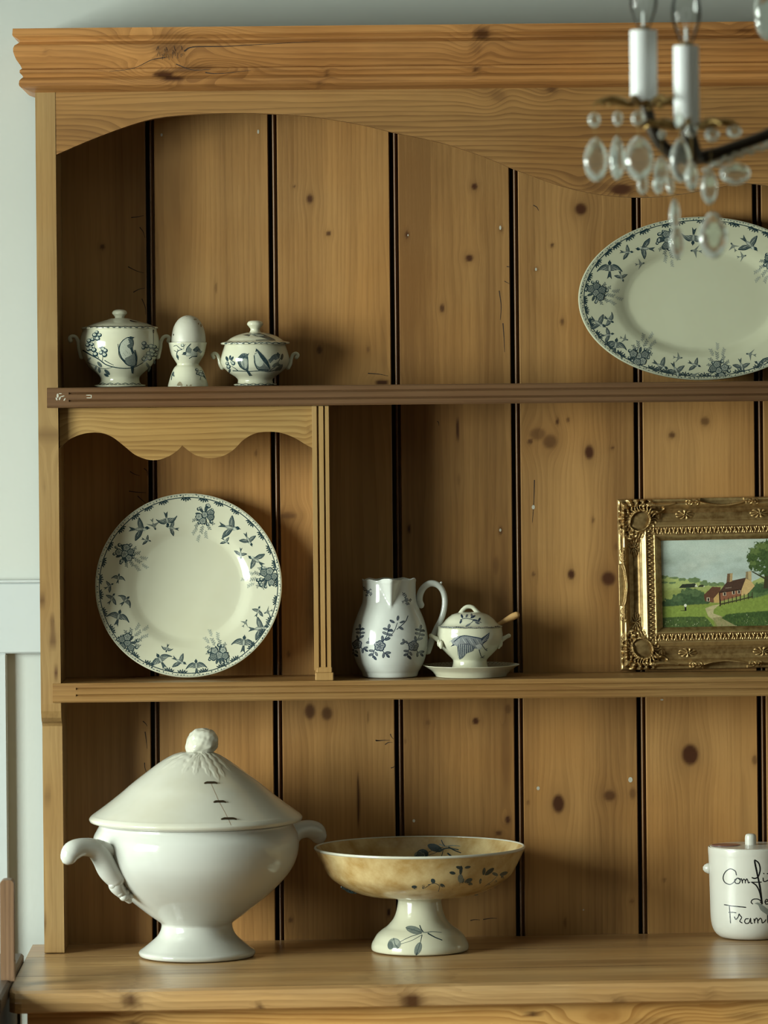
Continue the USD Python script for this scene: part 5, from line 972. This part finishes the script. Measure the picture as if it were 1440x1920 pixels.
# carved leaf band
ph = t / 15.3 * 2 * np.pi; band = (e > 54) & (e < 67.5); xb = (e - 60.7) / 6.5
leafp = np.cos(ph * 2 + 2.2 * xb * np.sign(np.sin(ph))) * .9 + .8 * np.cos(ph) * xb + .5 * np.cos(ph * 4 + 3 * np.abs(xb))
H += np.where(band, 1.15 * leafp * np.clip(1.15 - np.abs(xb), 0, 1), 0); rel = np.where(band, np.clip(.42 + .42 * leafp, 0.02, 1), rel)
# corner ornaments
cu, cv = U_, V_; qx, qy = cu - 42, cv - 41; ang_ = np.arctan2(qy, qx); c45, s45 = math.cos(math.radians(45)), math.sin(math.radians(45))
aa, bb_ = (qx * c45 + qy * s45), (-qx * s45 + qy * c45); ro = np.hypot(aa / 15.5, bb_ / 18.5)
env = np.clip((92 - (cu + cv) * .72) / 20, 0, 1) * (np.maximum(cu, cv) < 84)
env *= np.clip((2.55 - ro) / .5, 0, 1)
ns = meshkit.fbm(np.stack([cu * .16, cv * .16, cu * 0], -1), 3, 4) - .5; ns2 = meshkit.fbm(np.stack([cu * .07, cv * .07, cu * 0 + 4], -1), 2, 8) - .5; flut = np.cos(ang_ * 26 + 2.2 * np.sin(ro * 5) + 9 * ns2) * (.55 + .9 * (ang_ > -2.4) * (ang_ < .9))
swirl = np.cos(10 * ro + 3 * np.sin(ang_ * 5)) 
orn = 15.5 + 1.7 * flut * np.exp(-((ro - 1.62) / .32) ** 2) + 1.8 * swirl * np.exp(-((ro - 2.3) / .35) ** 2) + 6.5 * ns + 2.6 * np.exp(-((ro - 1.14) / .10) ** 2)
cab = 13.0 + 2.2 * np.sqrt(np.clip(1 - (ro / 1.02) ** 2, 0, 1)); orn = np.where(ro < 1.02, cab, orn)
H = H * (1 - env) + np.maximum(H, orn) * env
H = np.where((ro < 1.02), cab, H)
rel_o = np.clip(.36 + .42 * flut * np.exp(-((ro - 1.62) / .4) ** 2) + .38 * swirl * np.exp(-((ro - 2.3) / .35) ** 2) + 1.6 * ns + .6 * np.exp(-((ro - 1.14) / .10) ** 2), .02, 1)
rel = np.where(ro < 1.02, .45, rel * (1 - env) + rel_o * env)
# outer leaf shell in the very corner and long corner scrolls
fan = np.cos(np.arctan2(cv - 36, cu - 36) * 16) * np.exp(-((np.hypot(cu - 38, cv - 38) - 34) / 9) ** 2) * (cu + cv < 64); H += 2.2 * fan; rel = np.clip(rel + .45 * fan, .02, 1)
for (a0, b0, a1, b1) in ((58, 10, 108, 9), (10, 58, 9, 100), (62, 24, 88, 20), (24, 62, 20, 88)):
    d_ = np.array([a1 - a0, b1 - b0], float); l2 = d_ @ d_; tt = np.clip(((cu - a0) * d_[0] + (cv - b0) * d_[1]) / l2, 0, 1); ds = np.hypot(cu - a0 - tt * d_[0], cv - b0 - tt * d_[1] - 4 * np.sin(tt * np.pi)); w_ = np.exp(-(ds / (3.6 - 2 * tt)) ** 2); H += 2.6 * w_; rel = np.maximum(rel, .9 * w_)
# sprigs in the cove
for tc_ in (70,):
    q1, q2 = (t - tc_) / 17.0, (e - 31) / 8.5; r_ = np.hypot(q1, q2); w_ = np.clip(1.05 - r_, 0, 1) ** .5; pt_ = np.cos(np.arctan2(q2, q1) * 9 + 2 * r_); H += np.where(Lh > 100, 3.0 * w_ * (.55 + .45 * pt_), 0); rel = np.where((w_ > 0), np.clip(.3 + .6 * w_ * (pt_ + .3), .03, 1), rel)
Hm = H * .00105
hole_ = (uu > 80.5) & (uu < 394 - 80.5) & (vv > 79) & (vv < 321 - 79)
P_ = fp(uu.ravel() * kf, vv.ravel() * kf, Hm.ravel() - .004)
idx = np.arange(NU * NV).reshape(NV, NU)
A_, B_, C_, E_ = idx[:-1, :-1], idx[:-1, 1:], idx[1:, 1:], idx[1:, :-1]
keep = ~(hole_[:-1, :-1] & hole_[:-1, 1:] & hole_[1:, 1:] & hole_[1:, :-1])
cuc, cvc = cu[:-1, :-1], cv[:-1, :-1]; corner = (cuc < 84) & (cvc < 82)
left_, low_ = uu[:-1, :-1] < 197, vv[:-1, :-1] < 160.5
def frame_part(nm, mask, lab=None):
    m_ = keep & mask; f = np.vstack([np.c_[A_[m_], B_[m_], C_[m_]], np.c_[A_[m_], C_[m_], E_[m_]]]); us, inv = np.unique(f, return_inverse=True)
    msh = trimesh.Trimesh(P_[us], inv.reshape(-1, 3), process=False)
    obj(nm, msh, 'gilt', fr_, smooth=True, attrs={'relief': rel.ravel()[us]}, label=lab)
for lr in (left_, ~left_):
    for tb in (low_, ~low_): frame_part('corner_ornament', corner & lr & tb, 'carved gilt corner with oval boss')
vert = along_v[:-1, :-1] & ~corner
frame_part('frame_rail', vert & left_); frame_part('frame_rail', vert & ~left_); frame_part('frame_rail', ~vert & ~corner & low_); frame_part('frame_rail', ~vert & ~corner & ~low_)
# frame's back and edges
def slab(u0, u1, v0, v1, h0, h1):
    b_ = box(u0, u1, v0, v1, h0, h1); b_.vertices = fp(b_.vertices[:, 0], b_.vertices[:, 1], b_.vertices[:, 2]); b_.fix_normals(); return b_
g_ = .0004
obj('frame_back', [slab(g_, .05, g_, FH - g_, -.004, .0022), slab(FW - .05, FW - g_, g_, FH - g_, -.004, .0022), slab(.05, FW - .05, g_, .05, -.004, .0022), slab(.05, FW - .05, FH - .05, FH - g_, -.004, .0022)], 'gilt', fr_, smooth=False)
# the painting
PU0, PU1, PV0, PV1 = 78.5, 394 - 78.5, 77, 321 - 77
nu, nv = 500, 360
gu, gv = np.meshgrid(np.linspace(PU0, PU1, nu), np.linspace(PV0, PV1, nv)); GX, GY = gu + 1160.5, 1260.5 - gv      # picture pixel coordinates
GX = GX.ravel(); GY = GY.ravel()
def lin(c_): c_ = np.array(c_, float) / 255; return np.where(c_ <= .04045, c_ / 12.92, ((c_ + .055) / 1.055) ** 2.4)
NZ = lambda s1, s2, sd: meshkit.fbm(np.stack([GX * s1, GY * s2, GX * 0 + sd], -1), 4, sd) - .5
col = np.zeros((len(GX), 3))
def lay(mask, c_, n=.0, sd=1, s1=.3, s2=.3):
    m_ = np.clip(mask, 0, 1)[:, None]; cc_ = lin(c_)[None, :] * (1 + n * 2 * NZ(s1, s2, sd))[:, None]; col[:] = col * (1 - m_) + cc_ * m_
def below(pts, soft=.8, jit=0, sd=2, s1=.35):
    p_ = np.array(pts, float); yb_ = np.interp(GX, p_[:, 0], p_[:, 1]) + jit * 2 * NZ(s1, .1, sd); return np.clip((GY - yb_) / soft + .5, 0, 1)
def inpoly(pts, soft=1):
    p_ = np.array(pts, float); ins = np.zeros(len(GX), bool); j_ = len(p_) - 1
    for i_ in range(len(p_)):
        xi, yi, xj, yj = *p_[i_], *p_[j_]
        with np.errstate(divide='ignore', invalid='ignore'): ins ^= ((yi > GY) != (yj > GY)) & (GX < (xj - xi) * (GY - yi) / (yj - yi + 1e-12) + xi)
        j_ = i_
    return ins.astype(float)
def blob(x, y, rx, ry, jit=.5, sd=3, s1=.25):
    r_ = np.hypot((GX - x) / rx, (GY - y) / ry) + jit * 2 * NZ(s1, s1, sd); return np.clip((1.05 - r_) / .12, 0, 1)
lay(np.ones(len(GX)), (190, 208, 205)); g1 = np.clip((GY - 1010) / 110, 0, 1)
lay(g1 * .6, (190, 210, 222)); lay(np.clip(NZ(.018, .035, 9) * 3 + .45, 0, 1) * np.clip(1 - np.abs(GY - 1062) / 50, 0, 1), (150, 164, 158)); lay(np.clip(NZ(.02, .03, 12) * 3, 0, 1) * .6, (215, 225, 222)); lay(np.clip((GX - 1400) / 60, 0, 1) * .3, (205, 214, 208))
lay(below([(1238, 1085), (1262, 1088), (1285, 1091), (1310, 1094), (1330, 1101), (1350, 1106), (1400, 1104), (1430, 1090), (1480, 1080)], 1, 1.2), (172, 186, 110), .12)
for x, y, rx, ry in ((1243, 1087, 10, 3), (1266, 1089, 9, 2.4), (1280, 1092, 8, 3), (1302, 1094, 11, 5), (1322, 1100, 9, 5), (1340, 1103, 9, 4), (1352, 1103, 8, 4), (1262, 1098, 7, 2), (1246, 1097, 7, 2)): lay(blob(x, y, rx, ry), (112, 136, 92), .25)
lay(below([(1238, 1106), (1270, 1108), (1330, 1107), (1440, 1100), (1490, 1098)], 2, 1.5), (160, 172, 98), .15)
lay(below([(1238, 1112), (1300, 1112), (1340, 1116), (1490, 1112)], 2, 1), (150, 162, 82), .2)
lay(inpoly([(1273, 1108), (1280, 1101), (1304, 1100), (1308, 1107), (1290, 1108)]), (52, 58, 50)); lay(inpoly([(1303, 1106), (1306, 1101), (1309, 1107)]), (225, 225, 215)); lay(inpoly([(1309, 1107), (1313, 1103), (1320, 1103), (1321, 1107)]), (62, 66, 52)); lay(inpoly([(1319, 1107), (1321, 1104), (1322, 1107)]), (220, 220, 205))
for x, y, rx, ry in ((1255, 1138, 18, 9), (1275, 1131, 16, 13), (1295, 1122, 22, 14), (1306, 1132, 20, 12), (1318, 1135, 14, 9), (1262, 1145, 22, 5), (1290, 1140, 26, 8)): lay(blob(x, y, rx, ry, .45), (68, 94, 62), .45, 5)
for x, y, rx, ry in ((1290, 1116, 12, 6), (1305, 1118, 10, 6), (1270, 1128, 9, 6)): lay(blob(x, y, rx, ry, .6, 8) * .5, (100, 124, 80), .3)
lay(below([(1238, 1143), (1275, 1141), (1320, 1139), (1350, 1138), (1400, 1132), (1430, 1120), (1490, 1105)], 2, 1), (138, 154, 58), .22, 4); lay(blob(1290, 1150, 40, 7, .3) * .6, (158, 150, 66), .1)
lay(blob(1440, 1118, 40, 18, .3, 6), (88, 116, 70), .35)
lay(below([(1350, 1143), (1380, 1137), (1410, 1131), (1440, 1124), (1490, 1110)], 3, 1.5), (134, 156, 60), .25, 7)
lay(blob(1428, 1112, 16, 8, .5), (70, 98, 60), .4); lay(blob(1462, 1104, 24, 12, .5), (70, 98, 60), .4)
# cottage
lay(inpoly([(1320, 1122), (1336, 1107), (1352, 1108), (1349, 1136), (1322, 1134)]), (104, 66, 48), .15); lay(inpoly([(1325, 1126), (1338, 1129), (1338, 1137), (1324, 1134)]), (122, 78, 58), .15); lay(inpoly([(1338, 1129), (1348, 1118), (1349, 1137), (1339, 1137)]), (205, 165, 96), .08)
lay(inpoly([(1349, 1117), (1364, 1098), (1400, 1091), (1392, 1114), (1370, 1116)]), (84, 58, 48), .14); lay(inpoly([(1349, 1117), (1391, 1113), (1390, 1125), (1349, 1135)]), (150, 92, 66), .15); lay(inpoly([(1390, 1125), (1391, 1113), (1400, 1091), (1408, 1096), (1416, 1107), (1402, 1122)]), (214, 176, 116), .1)
lay(inpoly([(1363, 1099), (1365, 1083), (1375, 1082), (1374, 1097)]), (120, 88, 64)); lay(inpoly([(1369, 1099), (1370, 1083), (1375, 1082), (1374, 1097)]), (186, 156, 110)); lay(inpoly([(1399, 1093), (1400, 1080), (1410, 1079), (1410, 1097)]), (150, 128, 92)); lay(inpoly([(1404, 1094), (1404, 1080), (1410, 1079), (1410, 1097)]), (196, 172, 126))
for x, y in ((1359, 1121), (1376, 1119), (1386, 1118), (1328, 1131)): lay(inpoly([(x - 3, y - 4), (x + 3, y - 4), (x + 3, y + 3), (x - 3, y + 3)]), (212, 200, 180)); lay(inpoly([(x - 1.4, y - 3), (x + 1.8, y - 3), (x + 1.8, y + 2.6), (x - 1.4, y + 2.6)]), (48, 36, 34))
lay(inpoly([(1349, 1117), (1391, 1112), (1391, 1114), (1349, 1119)]), (60, 40, 34)); lay(inpoly([(1361, 1109), (1372, 1108), (1372, 1110), (1361, 1111)]) * .7, (150, 130, 116))
# fence, path, foreground
for i_ in range(9): x = 1350 + i_ * 7.5; yb_ = 1137 - i_ * 1.6; lay(inpoly([(x, yb_ - 6), (x + 1.6, yb_ - 6), (x + 1.6, yb_ + 6), (x, yb_ + 6)]), (60, 56, 38))
lay(inpoly([(1350, 1139), (1412, 1126), (1412, 1128), (1350, 1141.5)]), (64, 60, 40)); lay(inpoly([(1349, 1118), (1351, 1118), (1351, 1144), (1349, 1144)]), (58, 38, 30))
lay(inpoly([(1322, 1147), (1336, 1142), (1350, 1140), (1345, 1144), (1338, 1150), (1337, 1157), (1350, 1162), (1368, 1170), (1388, 1184), (1345, 1184), (1340, 1172), (1327, 1162), (1324, 1153)]), (188, 176, 132), .18, 5)
lay(inpoly([(1336, 1165), (1352, 1163), (1388, 1186), (1340, 1186)]) * .6, (140, 128, 84), .2)
lay(below([(1238, 1163), (1280, 1162), (1322, 1163), (1328, 1170), (1340, 1185), (1344, 1192)], 1.5, 1) * (GX < 1344), (72, 94, 48), .5, 3, .5, .3); lay(below([(1352, 1166), (1362, 1159), (1400, 1156), (1440, 1154), (1490, 1152)], 2, 1) * (GX > 1352) * (GX > 1352 + (GY - 1166) * 1.8), (66, 92, 46), .5, 6, .5, .3)
lay(np.clip(NZ(.6, .25, 15) * 4, 0, 1) * (GY > 1165) * .5, (108, 130, 58)); rgp = np.random.default_rng(2)
for _ in range(60):
    x, y = (rgp.uniform(1242, 1338), rgp.uniform(1168, 1185)) if rgp.random() < .5 else (rgp.uniform(1375, 1480), rgp.uniform(1158, 1184)); lay(np.clip(1.3 - np.hypot(GX - x, GY - y) / rgp.uniform(.5, .9), 0, 1) * .8, (222, 222, 190))
lay(inpoly([(1283.5, 1143), (1286.5, 1143), (1286.5, 1151), (1283.5, 1151)]), (40, 34, 40)); lay(blob(1285, 1141, 2.6, 3, .0), (232, 232, 226)); lay(inpoly([(1276, 1150), (1284, 1150), (1284, 1151.5), (1276, 1151.5)]) * .7, (90, 92, 44))
# the tall tree
lay(inpoly([(1432, 1112), (1436, 1082), (1440, 1060), (1446, 1060), (1444, 1085), (1446, 1112)]), (70, 66, 44)); lay(inpoly([(1410, 1080), (1412, 1079), (1440, 1094), (1440, 1098)]), (66, 66, 44))
for i_, (x, y, rx, ry) in enumerate(((1420, 1046, 15, 13), (1415, 1068, 12, 9), (1432, 1036, 17, 13), (1446, 1046, 20, 20), (1436, 1062, 12, 10), (1412, 1055, 9, 8), (1460, 1060, 18, 14), (1440, 1082, 14, 8), (1424, 1074, 9, 5))): lay(blob(x, y, rx, ry, .75, 20 + i_, .3), (70, 94, 48), .55, 8, .4, .4)
for i_, (x, y, rx, ry) in enumerate(((1418, 1042, 9, 6), (1430, 1032, 10, 6), (1413, 1064, 7, 4), (1448, 1036, 10, 7))): lay(blob(x, y, rx, ry, .8, 40 + i_, .3) * .6, (116, 138, 72), .3)
pts_ = fp(gu.ravel() * kf, gv.ravel() * kf, np.full(gu.size, .0030)); ix = np.arange(nu * nv).reshape(nv, nu)
f = np.vstack([np.c_[ix[:-1, :-1].ravel(), ix[:-1, 1:].ravel(), ix[1:, 1:].ravel()], np.c_[ix[:-1, :-1].ravel(), ix[1:, 1:].ravel(), ix[1:, :-1].ravel()]])
obj('painting', trimesh.Trimesh(pts_, f, process=False), 'canvas_paint', fr_, smooth=False, attrs={'paint': np.clip((col * .84 + .16 * col.mean(1)[:, None]) * [.88, .86, .76] * (1 + .22 * NZ(.55, .9, 33)[:, None]), 0, 1)}, label='landscape with brick cottage, tree and a white-shirted figure')

# ================================================================ wooden chair at the left end
YCH = -.33
ch = thing('chair', 'worn dark wooden chair whose post and arm show at the left end of the worktop', 'chair', (WX_(-60, 1800, YCH), YCH, 0))
def cbox(px0, px1, y0, y1, z0, z1, r=.003, ref=1800): return box(WX_(px0, ref, (y0 + y1) / 2), WX_(px1, ref, (y0 + y1) / 2), y0, y1, z0, z1, r)
yp = -.42
zpt = WZ_(14, 1648, yp)
zarm = WZ_(10, 1816, yp)
pm = extr_xz(roundp(Polygon([(WX_(2, 1800, yp), zarm - .012), (WX_(27, 1800, yp), zarm - .012), (WX_(27.5, 1700, yp), zpt), (WX_(1.5, 1700, yp), zpt)]), .0055), yp + .012, .026)
pm = trimesh.util.concatenate([pm, box(pm.bounds[0][0] + .0001, pm.bounds[1][0] - .0001, yp - .0138, yp + .0118, zarm - .014, zarm + .01)])
obj('corner_post', fine(pm, .02), 'red_wood', ch, smooth=30)
xr_ = WX_(46.5, 1780, -.17) - .0015
arm = box(xr_ - .11, xr_, -.60, -.165, zarm - .034, zarm - .0125, .003)
obj('arm', arm, 'dark_wood', ch, smooth=False)
obj('leg', box(xr_ - .034, xr_ - .003, -.205, -.172, 0, zarm - .0345, .002), 'dark_wood', ch, smooth=False); 
obj('leg', box(xr_ - .034, xr_ - .004, -.59, -.56, 0, zarm - .0345, .002), 'red_wood', ch, smooth=False)
obj('side_rail', box(xr_ - .028, xr_ - .006, -.56, -.205, zarm - .20, zarm - .0345, .002), 'dark_wood', ch, smooth=False)
obj('arm', box(xr_ - .56, xr_ - .45, -.60, -.165, zarm - .034, zarm - .0125, .003), 'dark_wood', ch, smooth=False)
obj('leg', box(xr_ - .557, xr_ - .526, -.205, -.172, 0, zarm - .0345, .002), 'dark_wood', ch, smooth=False); obj('leg', box(xr_ - .556, xr_ - .526, -.59, -.56, 0, zarm - .0345, .002), 'red_wood', ch, smooth=False)
obj('corner_post', (lambda m: (m.apply_translation((-.49, 0, 0)), m)[1])(fine(pm.copy(), .02)), 'red_wood', ch, smooth=30)
obj('seat', box(xr_ - .53, xr_ - .03, -.60, -.17, .56, .59, .004), 'dark_wood', ch, smooth=False)
obj('back_rail', box(xr_ - .45, xr_ - .11, -.20, -.172, zarm - .034, zarm - .0125, .003), 'dark_wood', ch, smooth=False)

# ================================================================ crystal chandelier hanging in front of the dresser
YC = -1.46
kc = sc(YC)
ch = thing('chandelier', 'brass chandelier with white candle sleeves, clear bulbs and hanging crystal drops', 'chandelier', P3(1580, 180, YC))
hub = P3(1580, 180, YC)
def cp(px, py, dy=0.0): return P3(px, py, YC + dy)
def sleeve(cx, y0, y1, r, dy):
    kk = sc(YC + dy); a, b = cp(cx, y1, dy), cp(cx - .5, y0, dy); R = r * kk
    L = b[2] - a[2]; pr = [(R * .55, 0), (R, 0), (R, L * .98), (R * .97, L), (R * .6, L), (R * .58, L - .006)]
    m = revolve([(0, 0)] + pr + [(0, L - .006)], 0, 0, 48); m.apply_translation(a); obj('candle_sleeve', m, 'candle_card', ch, smooth=40); return b
def bulb(base, r, dy):
    kk = sc(YC + dy)
    pr = np.array([(9, -4), (11, 0), (13, 8), (19, 24), (25, 42), (27, 58), (26, 74), (21, 96), (13, 116), (6, 132), (1, 140)]) * kk * r / 27
    q_ = spline(pr, 4); q_[:, 0] = np.maximum(q_[:, 0], 0); t_ = .0006
    m = revolve(np.vstack([[0, q_[0, 1]], q_]), base[0], base[1], 48); m.apply_translation((0, 0, base[2]))
    b = obj('bulb', m, 'bulb_glass', ch, smooth=True)
    cap = revolve([(0, -.008), (r * .42 * kk, -.008), (r * .44 * kk, .001), (r * .3 * kk, .004), (0, .004)], base[0], base[1], 32); cap.apply_translation((0, 0, base[2])); obj('bulb_cap', cap, 'brass', b, smooth=30)
    s_ = base + np.array([0, 0, .004])
    obj('filament', [tube([s_, s_ + [0, 0, .014]], .0016, 10), tube([s_ + [-.001, 0, .012], s_ + [-.004, 0, .030], s_ + [0, 0, .034], s_ + [.004, 0, .030], s_ + [.001, 0, .012]], .00022, 6)], 'candle_card', b, smooth=True)
d1, d2 = 0.0, -.03
top1 = sleeve(1207.5, 57, 190, 25.5, d1); top2 = sleeve(1287.5, 86, 236, 24, d2)
bulb(top1, 26, d1); bulb(top2, 28, d2)
# arms
obj('arm', taper_tube([cp(1209, 196, d1), cp(1214, 212, d1), cp(1222, 238, d1), cp(1238, 268, d1), cp(1266, 291, d1), cp(1300, 297, d1), cp(1340, 289, d1), cp(1390, 271, d1), cp(1440, 252, d1), cp(1510, 215, d1), cp(1575, 180, d1)], np.array([11, 12, 12, 12, 12.5, 14, 12, 11, 11, 11, 11]) * kc, 18), 'old_bronze', ch, smooth=True)
obj('arm', taper_tube([cp(1287, 240, d2), cp(1291, 256, d2), cp(1296, 280, d2 + .005), cp(1312, 296, d2 + .03), cp(1380, 280, d2 + .10), cp(1480, 230, d2 + .06), cp(1575, 180, 0)], np.array([13, 16, 18, 13, 9, 9, 9]) * kc, 18), 'old_bronze', ch, smooth=True)
obj('hub', revolve([(0, -.10), (.012, -.095), (.03, -.05), (.022, 0), (.034, .04), (.02, .09), (.012, .16), (.02, .22), (.008, .24), (.006, .75), (0, .75)], hub[0], hub[1], 40).apply_translation((0, 0, hub[2])), 'old_bronze', ch, smooth=40)
obj('ceiling_rose', revolve([(0, ZT - .0005), (.05, ZT - .0005), (.045, ZT - .02), (.012, ZT - .03), (.006, ZT - .05), (.005, hub[2] + .70), (0, hub[2] + .70)], hub[0], hub[1], 32), 'old_bronze', ch, smooth=40)
for da in (2, 3, 4):
    a = da * 1.2566 + 2.6; v_ = np.array([math.cos(a), math.sin(a), 0]); lo = .15
    pth = [hub, hub + v_ * .10 - [0, 0, .045], hub + v_ * .17 - [0, 0, .06], hub + v_ * .205 - [0, 0, .03], hub + v_ * .21]
    obj('arm', taper_tube(pth, np.full(5, .006), 12), 'old_bronze', ch, smooth=True)
    b_ = hub + v_ * .21; m = revolve([(0, 0), (.0135, 0), (.0135, .07), (.008, .07), (0, .07)], b_[0], b_[1], 32); m.apply_translation((0, 0, b_[2])); obj('candle_sleeve', m, 'candle_card', ch, smooth=40)
    bulb(b_ + [0, 0, .07], 27, 0)
# leafy drip pans
def pan(cx, cy, dy, n, rot):
    b = cp(cx, cy, dy); kk = sc(YC + dy)
    disc = revolve([(0, -3 * kk), (14 * kk, -4 * kk), (26 * kk, 0), (36 * kk, 5 * kk), (35 * kk, 6 * kk), (25 * kk, 2.5 * kk), (0, 1 * kk)], b[0], b[1], 40); disc.apply_translation((0, 0, b[2])); p_ = obj('drip_pan', disc, 'brass', ch, smooth=40)
    tips = []
    for i in range(n):
        a = rot + 2 * math.pi * i / n; u = np.array([math.cos(a), math.sin(a), 0]); 
        pth = [b + u * 30 * kk, b + u * 55 * kk + [0, 0, 8 * kk], b + u * 78 * kk + [0, 0, 10 * kk], b + u * 96 * kk + [0, 0, 2 * kk]]
        m = taper_tube(pth, np.array([4, 6.5, 5, 1.4]) * kk, 10); c_ = m.vertices[:, 2].mean(); 
        obj('pan_leaf', m, 'brass', p_, smooth=True); tips.append(b + u * 92 * kk)
    return tips
pan(1207, 197, d1, 9, .2); pan(1290, 240, d2, 9, .45)
def gem(cx, cy, rx, rz, dy, yaw=0.0, name='crystal_drop', tear=.0, parent=None, flat=.42):
    kk = sc(YC + dy); m = trimesh.creation.icosphere(2 if rx > 9 else 1); v_ = m.vertices.copy()
    q_ = np.abs(v_[:, 1]); v_[:, 1] = np.sign(v_[:, 1]) * np.minimum(q_, .74) 
    w_ = 1 - tear * np.clip(v_[:, 2], 0, 1) ** 1.5; v_ = v_ * np.c_[w_, w_, np.ones(len(v_))] * np.array([rx, max(rx, 5) * flat / .62, rz]) * kk
    cy_, sy_ = math.cos(yaw), math.sin(yaw); v_ = np.c_[v_[:, 0] * cy_ - v_[:, 1] * sy_, v_[:, 0] * sy_ + v_[:, 1] * cy_, v_[:, 2]]
    m = trimesh.convex.convex_hull(v_); m.apply_translation(cp(cx, cy, dy)); return obj(name, m, 'crystal', ch, smooth=False)
def link(x0, y0, x1, y1, dy, r=.6): obj('wire_hook', tube([cp(x0, y0, dy), cp((x0 + x1) / 2, (y0 + y1) / 2, dy), cp(x1, y1, dy)], r * sc(YC + dy), 6), 'brass', ch, smooth=True)
# (x, y, half width, half height, depth, yaw) of beads and drops below the two pans
SETS = [((1114, 225, 12, 14, .0), (1117, 299, 23, 42, .15)), ((1158, 222, 10, 14, .02), (1157, 296, 19, 42, .95)), ((1196, 222, 13, 14, -.04), (1198, 297, 27, 42, .1)),
        ((1241, 252, 8, 9, -.03), (1240, 320, 16, 27, .5)), ((1273, 226, 10, 14, -.05), (1276, 300, 22, 42, .4)), ((1296, 244, 12, 13, -.06), (1297, 330, 15, 28, .7)), ((1335, 253, 14, 13, -.04), (1330, 350, 17, 34, .4)), ((1376, 247, 15, 12, .02), (1378, 325, 30, 22, .1))]
for (bx, by, br, bh, dy), (x, y, rx, rz, yaw) in SETS:
    link(bx, by - bh - 14, bx, by - bh + 2, dy); gem(bx, by, br, bh, dy, .3, 'crystal_bead', flat=.55); link(bx, by + bh - 2, x, y - rz + 2, dy)
    gem(x, y, rx, rz, dy, yaw, tear=.25 if rx < 26 else .1)
gem(1205, 345, 11, 20, -.02, .4); link(1200, 318, 1205, 327, -.02)
gem(1234, 346, 12, 18, .0, .8); link(1238, 322, 1234, 330, .0); gem(1257, 348, 8, 17, .02, .6); link(1262, 300, 1257, 332, .02)
link(1330, 382, 1336, 398, -.04); gem(1337, 441, 28, 45, -.04, .15, tear=.3)
gem(1265, 402, 12, 30, .01, .7, tear=.2); link(1264, 300, 1265, 373, .01); gem(1269, 456, 15, 30, .01, .5, tear=-.1); link(1266, 428, 1268, 432, .01)
gem(1440, 30, 27, 46, .05, .3, tear=-.45); link(1440, -60, 1440, -14, .05)
# bead strings below the arm
for i in range(22):
    t_ = i / 21; x = 1322 + 130 * t_; y = 318 - 46 * t_ + 3 * math.sin(i * 1.9) - 6 * math.sin(t_ * 3.1)
    gem(x, y, 5.2, 5.2, -.012 + .004 * (i % 3), .3 * i, 'crystal_bead', flat=.8)
    gem(x + 3, y - 13, 4.6, 4.6, .012, .3 * i, 'crystal_bead', flat=.8)
obj('bead_wire', [tube([cp(1318, 319), cp(1385, 292), cp(1455, 270)], .5 * kc, 6), tube([cp(1320, 306), cp(1388, 280), cp(1458, 257)], .5 * kc, 6)], 'brass', ch, smooth=True)
obj('hang_wire', tube([cp(1440, -60, .05), cp(1470, -110, .04), hub + [0, 0, .26]], .6 * kc, 6), 'brass', ch, smooth=True)
for (x, y, r) in ((1212, 190, 5), (1218, 204, 4.5), (1245, 232, 7), (1262, 236, 5), (1238, 202, 4), (1130, 196, 4)):
    obj('gilt_leaf', ellipsoid(cp(x, y, -.02), np.array([r, r * .7, r * .8]) * kc, 2), 'brass', ch, smooth=True)
